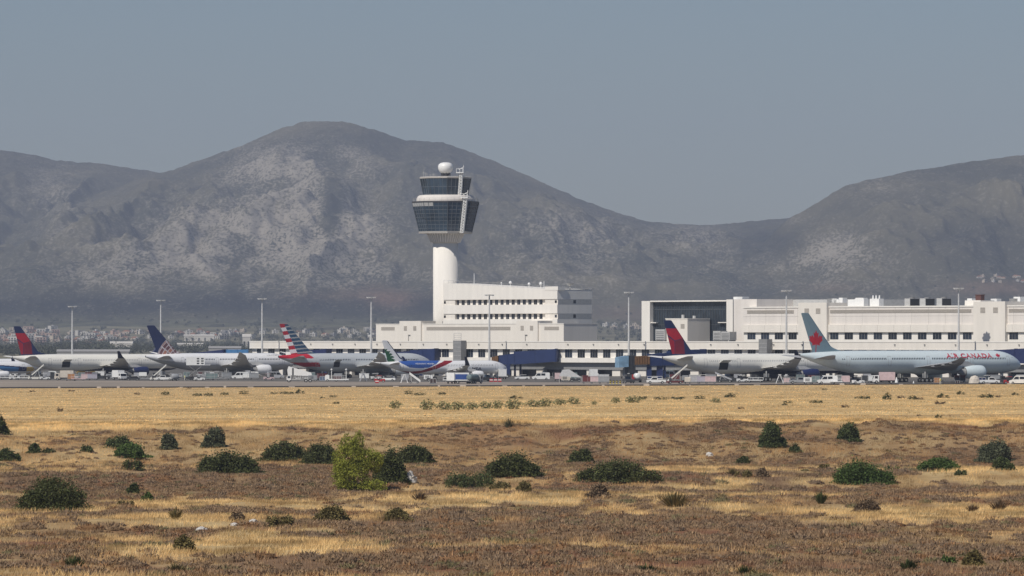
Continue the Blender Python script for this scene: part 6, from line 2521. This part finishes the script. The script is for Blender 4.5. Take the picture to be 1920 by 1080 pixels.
for i in range(14):
    a = i * 2.4
    h = (14 + i * 5) * k
    m.tube((-4 * k, 0, h), (-4 * k + math.cos(a) * 22 * k, math.sin(a) * 18 * k, h + 9 * k), .06, .02, 5)
m.build('trunk', BARK, pn)

# field shrubs: small, drawn from three grown shapes
FS = [(310, 741, 14, 9, 'm'), (370, 743, 16, 7, 'm'), (391, 743, 15, 8, 'm'), (421, 741, 14, 7, 'm'), (457, 739, 16, 9, 'd'), (514, 739, 14, 6, 'd'), (538, 739, 24, 6, 'm'), (563, 738, 18, 9, 'd'), (605, 747, 10, 4, 'd'), (625, 745, 14, 6, 'd'), (630, 757, 14, 5, 'd'),
      (766, 739, 14, 9, 'd'), (787, 741, 20, 7, 'd'), (828, 740, 18, 6, 'd'), (743, 766, 22, 12, 'g'), (803, 768, 26, 15, 'g'), (832, 768, 24, 14, 'g'), (858, 769, 24, 14, 'g'), (885, 768, 20, 12, 'g'), (910, 766, 24, 12, 'g'), (935, 766, 20, 12, 'g'), (965, 767, 30, 15, 'g'), (1000, 763, 26, 12, 'g'), (1025, 762, 24, 12, 'g'), (1050, 760, 20, 11, 'g'), (1075, 758, 22, 12, 'g'), (968, 747, 26, 6, 'd'), (1115, 759, 10, 6, 'g'), (1155, 756, 14, 10, 'g'), (1190, 755, 30, 10, 'g'),
      (1206, 749, 16, 8, 'm'), (1240, 749, 26, 7, 'd'), (1272, 749, 26, 7, 'm'), (1312, 748, 18, 9, 'd'), (1342, 755, 16, 8, 'g'), (1370, 745, 22, 9, 'm'), (1390, 767, 14, 5, 'b'), (1477, 756, 16, 7, 'd'), (1472, 760, 12, 5, 'm'), (1531, 756, 22, 7, 'm'), (1585, 764, 16, 6, 'b'), (1618, 748, 26, 7, 'm'), (1664, 749, 18, 14, 'm'), (1690, 747, 16, 6, 'b'), (1710, 749, 18, 9, 'd'), (1725, 749, 18, 5, 'b'), (1769, 746, 24, 9, 'd'), (1802, 740, 16, 8, 'd'), (1763, 758, 22, 8, 'b'), (1848, 746, 30, 9, 'd'), (1872, 745, 12, 5, 'b'), (1760, 784, 14, 8, 'd'), (1723, 780, 8, 4, 'b'), (113, 772, 12, 10, 'b'), (61, 735, 12, 4, 'b'), (134, 734, 14, 4, 'b'), (258, 740, 14, 5, 'b'), (355, 729, 8, 4, 'b'), (1546, 731, 10, 4, 'd'), (1904, 741, 14, 6, 'd')]
ANCH = [(0, 200, 'under the leftmost jet'), (200, 480, 'under the globe tailed jet'), (480, 690, 'under the striped tailed jet'), (690, 960, 'under the narrow swoosh jet'), (960, 1210, 'under the long navy bridge'), (1210, 1440, 'under the glass hall'), (1440, 1640, 'under the maple leaf tail'), (1640, 1760, 'under the maple leaf jet\'s middle'), (1760, 1925, 'under the red lettering')]
KN = {'m': ('mid', 'round green shrub'), 'd': ('dark', 'dark green shrub'), 'g': ('pale', 'pale feathery green shrub'), 'b': ('brown', 'brown dry shrub')}
ORD = ['first', 'second', 'third', 'fourth', 'fifth', 'sixth', 'seventh', 'eighth', 'ninth', 'tenth', 'eleventh', 'twelfth', 'thirteenth', 'fourteenth', 'fifteenth']
fsp, cnt = {}, {}
for px, row, w, h, k in sorted(FS):
    an = [a[2] for a in ANCH if a[0] <= px < a[1]][0]
    cnt.setdefault((an, k), []).append((px, row, w, h))
for (an, k), L_ in cnt.items():
    for i, (px, row, w, h) in enumerate(L_):
        kind, nm = KN[k]
        pos = '' if len(L_) == 1 else ', ' + ORD[i] + ' from left'
        lab = 'small ' + nm + ' in straw field ' + an + pos
        x, y, z, s = solve_row(px, row)
        v = (k, (px * 7) % 3)
        if v not in fsp:
            rng = np.random.default_rng(900 + len(fsp))
            lobes = [(0, 0, .4, .42, .42, .5)] + [(rng.uniform(-.4, .4), rng.uniform(-.3, .3), rng.uniform(.2, .5), .2, .2, .35) for _ in range(5)]
            P = crown_points(lobes, 420, rng, .22)
            V, Fq = leaf_quads(P, .07, rng, up=.6)
            V[:, 2] = np.maximum(V[:, 2], 0)
            o = np_mesh('field_shrub', V, Fq, FOL[kind])
            fsp[v] = o
        else:
            o = fsp[v].copy()
            COL.objects.link(o)
        o.location = (x, y, z - .03)
        o.scale = (w / s * (1.25 if k == 'g' else 1), w / s * 1.2, h / s * (1.35 if k == 'g' else 1))
        tag(o, lab, 'shrub', 'small shrubs in the straw field')

# pale rocks
for i, (px, row, w, h, l) in enumerate(((769, 906, 26, 22, 'white rock in the shade right of the yellow-green tree'), (475, 984, 18, 11, 'pale rock on the rough ground, right of two'), (379, 997, 22, 10, 'pale rock on the rough ground, left of two'), (440, 986, 16, 6, 'flat pale stone between the two pale rocks'), (1330, 856, 14, 8, 'pale stone on the bank slope right of the middle'))):
    x, y, z, s = solve_row(px, row)
    rng = np.random.default_rng(60 + i)
    import bmesh
    bm = bmesh.new()
    bmesh.ops.create_icosphere(bm, subdivisions=3, radius=1)
    for v in bm.verts:
        n = float(fbm(np.array([v.co.x * 1.7 + 9 * i]), np.array([v.co.y * 1.7 + v.co.z * 2.3]), 3, 400)[0]) - .5
        v.co *= 1 + n * 1.0
    me = bpy.data.meshes.new('rock')
    bm.to_mesh(me)
    bm.free()
    me.materials.append(mat('pale_rock', (.52, .49, .45), .95, var=.3, scale=3, bump=.6))
    o = bpy.data.objects.new('rock', me)
    COL.objects.link(o)
    o.location = (x, y, z + h / s * .25)
    o.scale = (w / s / 2, w / s / 2, h / s / 1.6)
    tag(o, l, 'rock', 'pale rocks on the rough ground')

# ------------------------------------------------------------------ ground cover nobody could count
def colour_for(x, y, rng):
    t = scrub_mask(x, y)
    r = rng.random(len(x))
    return t, r


def grass(name, n, y0, y1, h0, h1, w0, label, field=False, rng=None):
    u = rng.random(n)
    y = np.sqrt(y0 * y0 + u * (y1 * y1 - y0 * y0)) if not field else y0 + u * (y1 - y0)
    x = rng.uniform(-1, 1, n) * (y * .096 + 16)
    t, r = colour_for(x, y, rng)
    keep = r > t * .38
    gap = fbm(x / 4, y / 7, 3, 130)
    keep &= (gap > .30)
    x, y, t = x[keep], y[keep], t[keep]
    n = len(x)
    z = near_z(x, y)
    patch = .35 + 1.25 * fbm(x / 6, y / 10, 4, 140)
    h = rng.uniform(h0, h1, n) * patch
    a = rng.uniform(0, 2 * PI, n)
    lean = rng.uniform(.1, .7, n) * h
    w = w0 * rng.uniform(.6, 1.4, n)
    b = np.stack([x, y, z - .02], 1)
    tip = b + np.stack([np.cos(a) * lean + .15 * h, np.sin(a) * lean, h], 1)
    c, s = rng.uniform(-1, 1, n), None
    s = np.sqrt(1 - c * c)
    sd = np.stack([w * (.5 + .5 * s), w * c * .6, 0 * w], 1)
    V = np.stack([b - sd, b + sd, tip], 1).reshape(-1, 3)
    Fq = np.arange(3 * n).reshape(n, 3)
    g = ground_col(x, y)
    v = rng.uniform(1.04, 1.54, n)[:, None]
    pale = np.array([.62, .43, .19])
    cc = g * .65 + pale * (.35 * (1 - t[:, None])) + np.array(SCRUB) * .35 * t[:, None]
    mot = fbm(x / 2.6 + 5, y / 5.5, 4, 145)
    cc = cc * (v * (.52 + .92 * smoothstep(.28, .70, mot)))[:, None] if v.ndim == 1 else cc * v * (.52 + .92 * smoothstep(.28, .70, mot))[:, None]
    if field:
        sp = smoothstep(.60, .70, fbm(x / 3.2, y / 30, 3, 147))[:, None]
        cc = cc * (1.08 - .42 * sp)
    else:
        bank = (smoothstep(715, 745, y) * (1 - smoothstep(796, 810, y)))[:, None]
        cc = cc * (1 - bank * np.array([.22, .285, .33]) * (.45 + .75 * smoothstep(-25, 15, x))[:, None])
    C3 = np.repeat(cc, 3, axis=0)
    GMb = mat('dry_grass', (1, 1, 1), .85, var=.05, scale=2, spec=.1, attr='Col', transl=.35)
    return tag(np_mesh(name, V, Fq, GMb, colors=C3), label, kind='stuff')


rng = np.random.default_rng(31)
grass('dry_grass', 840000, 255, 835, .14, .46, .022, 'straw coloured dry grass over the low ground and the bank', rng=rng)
grass('field_grass', 100000, 806, 1430, .05, .17, .09, 'short dry stubble grass over the flat field', field=True, rng=rng)


def cushions(n, rng):
    u = rng.random(n)
    y = np.sqrt(260 ** 2 + u * (805 ** 2 - 260 ** 2))
    x = rng.uniform(-1, 1, n) * (y * .096 + 16)
    t = scrub_mask(x, y)
    keep = (rng.random(n) < t ** 1.3) & (t > .10)
    keep &= fbm(x / 5, y / 6, 2, 150) > .36
    x, y = x[keep], y[keep]
    z = near_z(x, y)
    n = len(x)
    R = rng.uniform(.25, .80, n) * (.5 + 1.0 * fbm(x / 9, y / 9, 2, 160)) * (1 - .35 * smoothstep(700, 740, y))
    hue = rng.random(n)
    base = np.where(hue[:, None] < .50, np.array([[.29, .195, .115]]), np.where(hue[:, None] < .80, np.array([[.245, .172, .112]]), np.where(hue[:, None] < .93, np.array([[.30, .172, .088]]), np.array([[.22, .185, .095]]))))
    # a lumpy low dome for each plant
    NR, NS = 4, 11
    vs, cs = [], []
    for j in range(NR):
        e = (PI / 2) * j / NR
        for i in range(NS):
            a = 2 * PI * (i + .5 * (j % 2)) / NS
            w = rng.uniform(.74, 1.22, n)
            vs.append(np.stack([x + R * 1.15 * math.cos(e) * math.cos(a) * w, y + R * 1.15 * math.cos(e) * math.sin(a) * w, z - .08 + R * .46 * math.sin(e) * w], 1))
            cs.append(base * rng.uniform(.45, .85, (n, 1)))
    vs.append(np.stack([x, y, z - .08 + R * .46], 1))
    cs.append(base * rng.uniform(.6, .9, (n, 1)))
    nv = NR * NS + 1
    Vd = np.stack(vs, 1).reshape(-1, 3)
    Cd = np.stack(cs, 1).reshape(-1, 3)
    tri = []
    for j in range(NR - 1):
        for i in range(NS):
            p, q, r_, t_ = j * NS + i, j * NS + (i + 1) % NS, (j + 1) * NS + i, (j + 1) * NS + (i + 1) % NS
            tri += [(p, q, t_), (p, t_, r_)]
    for i in range(NS):
        tri.append(((NR - 1) * NS + i, (NR - 1) * NS + (i + 1) % NS, nv - 1))
    tri = np.array(tri)
    Fd = (tri[None] + (np.arange(n) * nv)[:, None, None]).reshape(-1, 3)
    K = 90
    d = rng.normal(size=(n, K, 3))
    d[:, :, 2] = np.abs(d[:, :, 2]) * .9
    d /= np.linalg.norm(d, axis=2, keepdims=True)
    P = d * rng.uniform(.70, 1.0, (n, K, 1)) * R[:, None, None] * np.array([1.2, 1.2, .50]) + np.stack([x, y, z - .05], 1)[:, None, :]
    # short twigs pointing out and up, a leafy fleck wide
    dr = d * np.array([.8, .8, 1.0]) + rng.normal(size=(n, K, 3)) * .45 + np.array([0, 0, .35])
    dr /= np.linalg.norm(dr, axis=2, keepdims=True)
    sd = np.cross(dr, rng.normal(size=(n, K, 3)))
    sd /= np.linalg.norm(sd, axis=2, keepdims=True)
    L_ = rng.uniform(.12, .30, (n, K, 1)) * (.4 + R[:, None, None])
    V = np.stack([P - sd * .055, P + sd * .055, P + dr * L_], 2).reshape(-1, 3)
    cc = base[:, None, :] * rng.uniform(.75, 1.45, (n, K, 1))
    C3 = np.repeat(cc.reshape(-1, 3), 3, axis=0)
    Fq = np.arange(len(V)).reshape(-1, 3) + len(Vd)
    V = np.concatenate([Vd, V])
    C3 = np.concatenate([Cd, C3])
    Fq = np.concatenate([Fd, Fq])
    m = mat('scrub_twigs', (1, 1, 1), .9, var=.05, scale=2, spec=.06, attr='Col')
    print('cushions', n)
    return tag(np_mesh('brown_scrub', V, Fq, m, colors=C3, smooth=True), 'low brown and grey scrub cushions covering the rough ground', kind='stuff')


cushions(44000, rng)

# ------------------------------------------------------------------ air, light, camera
mb = MB().box(-2450, 2450, -260, 16300, -12, 640)
hz = mb.build('haze', None) if False else None
me = bpy.data.meshes.new('haze')
me.from_pydata(mb.v, [], mb.f)
HM = bpy.data.materials.new('haze_air')
HM.use_nodes = True
nt = HM.node_tree
nt.nodes.remove(nt.nodes['Principled BSDF'])
pv = nt.nodes.new('ShaderNodeVolumePrincipled')
pv.inputs['Color'].default_value = (.69, .772, .958, 1)
pv.inputs['Density'].default_value = 5.6e-5
pv.inputs['Anisotropy'].default_value = 0.0
nt.links.new(pv.outputs[0], nt.nodes['Material Output'].inputs['Volume'])
me.materials.append(HM)
hz = bpy.data.objects.new('haze', me)
COL.objects.link(hz)
tag(hz, 'thin blue haze over the whole plain', kind='stuff')

PHI, EL = 40.0, 46.0
Sx, Sy, Sz = -math.sin(rad(PHI)) * math.cos(rad(EL)), -math.cos(rad(PHI)) * math.cos(rad(EL)), math.sin(rad(EL))
sun = bpy.data.lights.new('sun', 'SUN')
sun.energy = 4.0
sun.angle = rad(.5)
sun.color = (1.0, .94, .85)
so = bpy.data.objects.new('sun', sun)
COL.objects.link(so)
so.rotation_euler = Vector((-Sx, -Sy, -Sz)).to_track_quat('-Z', 'Y').to_euler()
so.location = (0, 0, 900)
wd = bpy.data.worlds.new('World')
SC.world = wd
wd.use_nodes = True
nt = wd.node_tree
bg = nt.nodes['Background']
sk = nt.nodes.new('ShaderNodeTexSky')
sk.sky_type = 'NISHITA'
sk.sun_disc = False
sk.sun_elevation = rad(EL)
sk.sun_rotation = math.atan2(Sx, Sy)
sk.air_density = 1.0
sk.dust_density = 0.4
sk.ozone_density = 6.0
tn = nt.nodes.new('ShaderNodeMix')
tn.data_type = 'RGBA'
tn.blend_type = 'MULTIPLY'
tn.inputs['Factor'].default_value = 1
tn.inputs['B'].default_value = (1.0, .965, 1.0, 1)
nt.links.new(sk.outputs['Color'], tn.inputs['A'])
nt.links.new(tn.outputs['Result'], bg.inputs['Color'])
bg.inputs['Strength'].default_value = 0.06

cam = bpy.data.cameras.new('camera')
cam.lens = 36.0 * F / 1920
cam.sensor_width = 36
cam.shift_y = (HY - 540) / 1920
cam.clip_start = 1
cam.clip_end = 60000
co = bpy.data.objects.new('camera', cam)
COL.objects.link(co)
co.location = (0, 0, CAMZ)
co.rotation_euler = (PI / 2, 0, 0)
SC.camera = co
SC.view_settings.view_transform = 'Standard'
SC.view_settings.look = 'None'
SC.view_settings.exposure = -0.1
SC.view_settings.gamma = 1
SC.cycles.max_bounces = 5
SC.cycles.volume_bounces = 0
SC.cycles.use_denoising = True
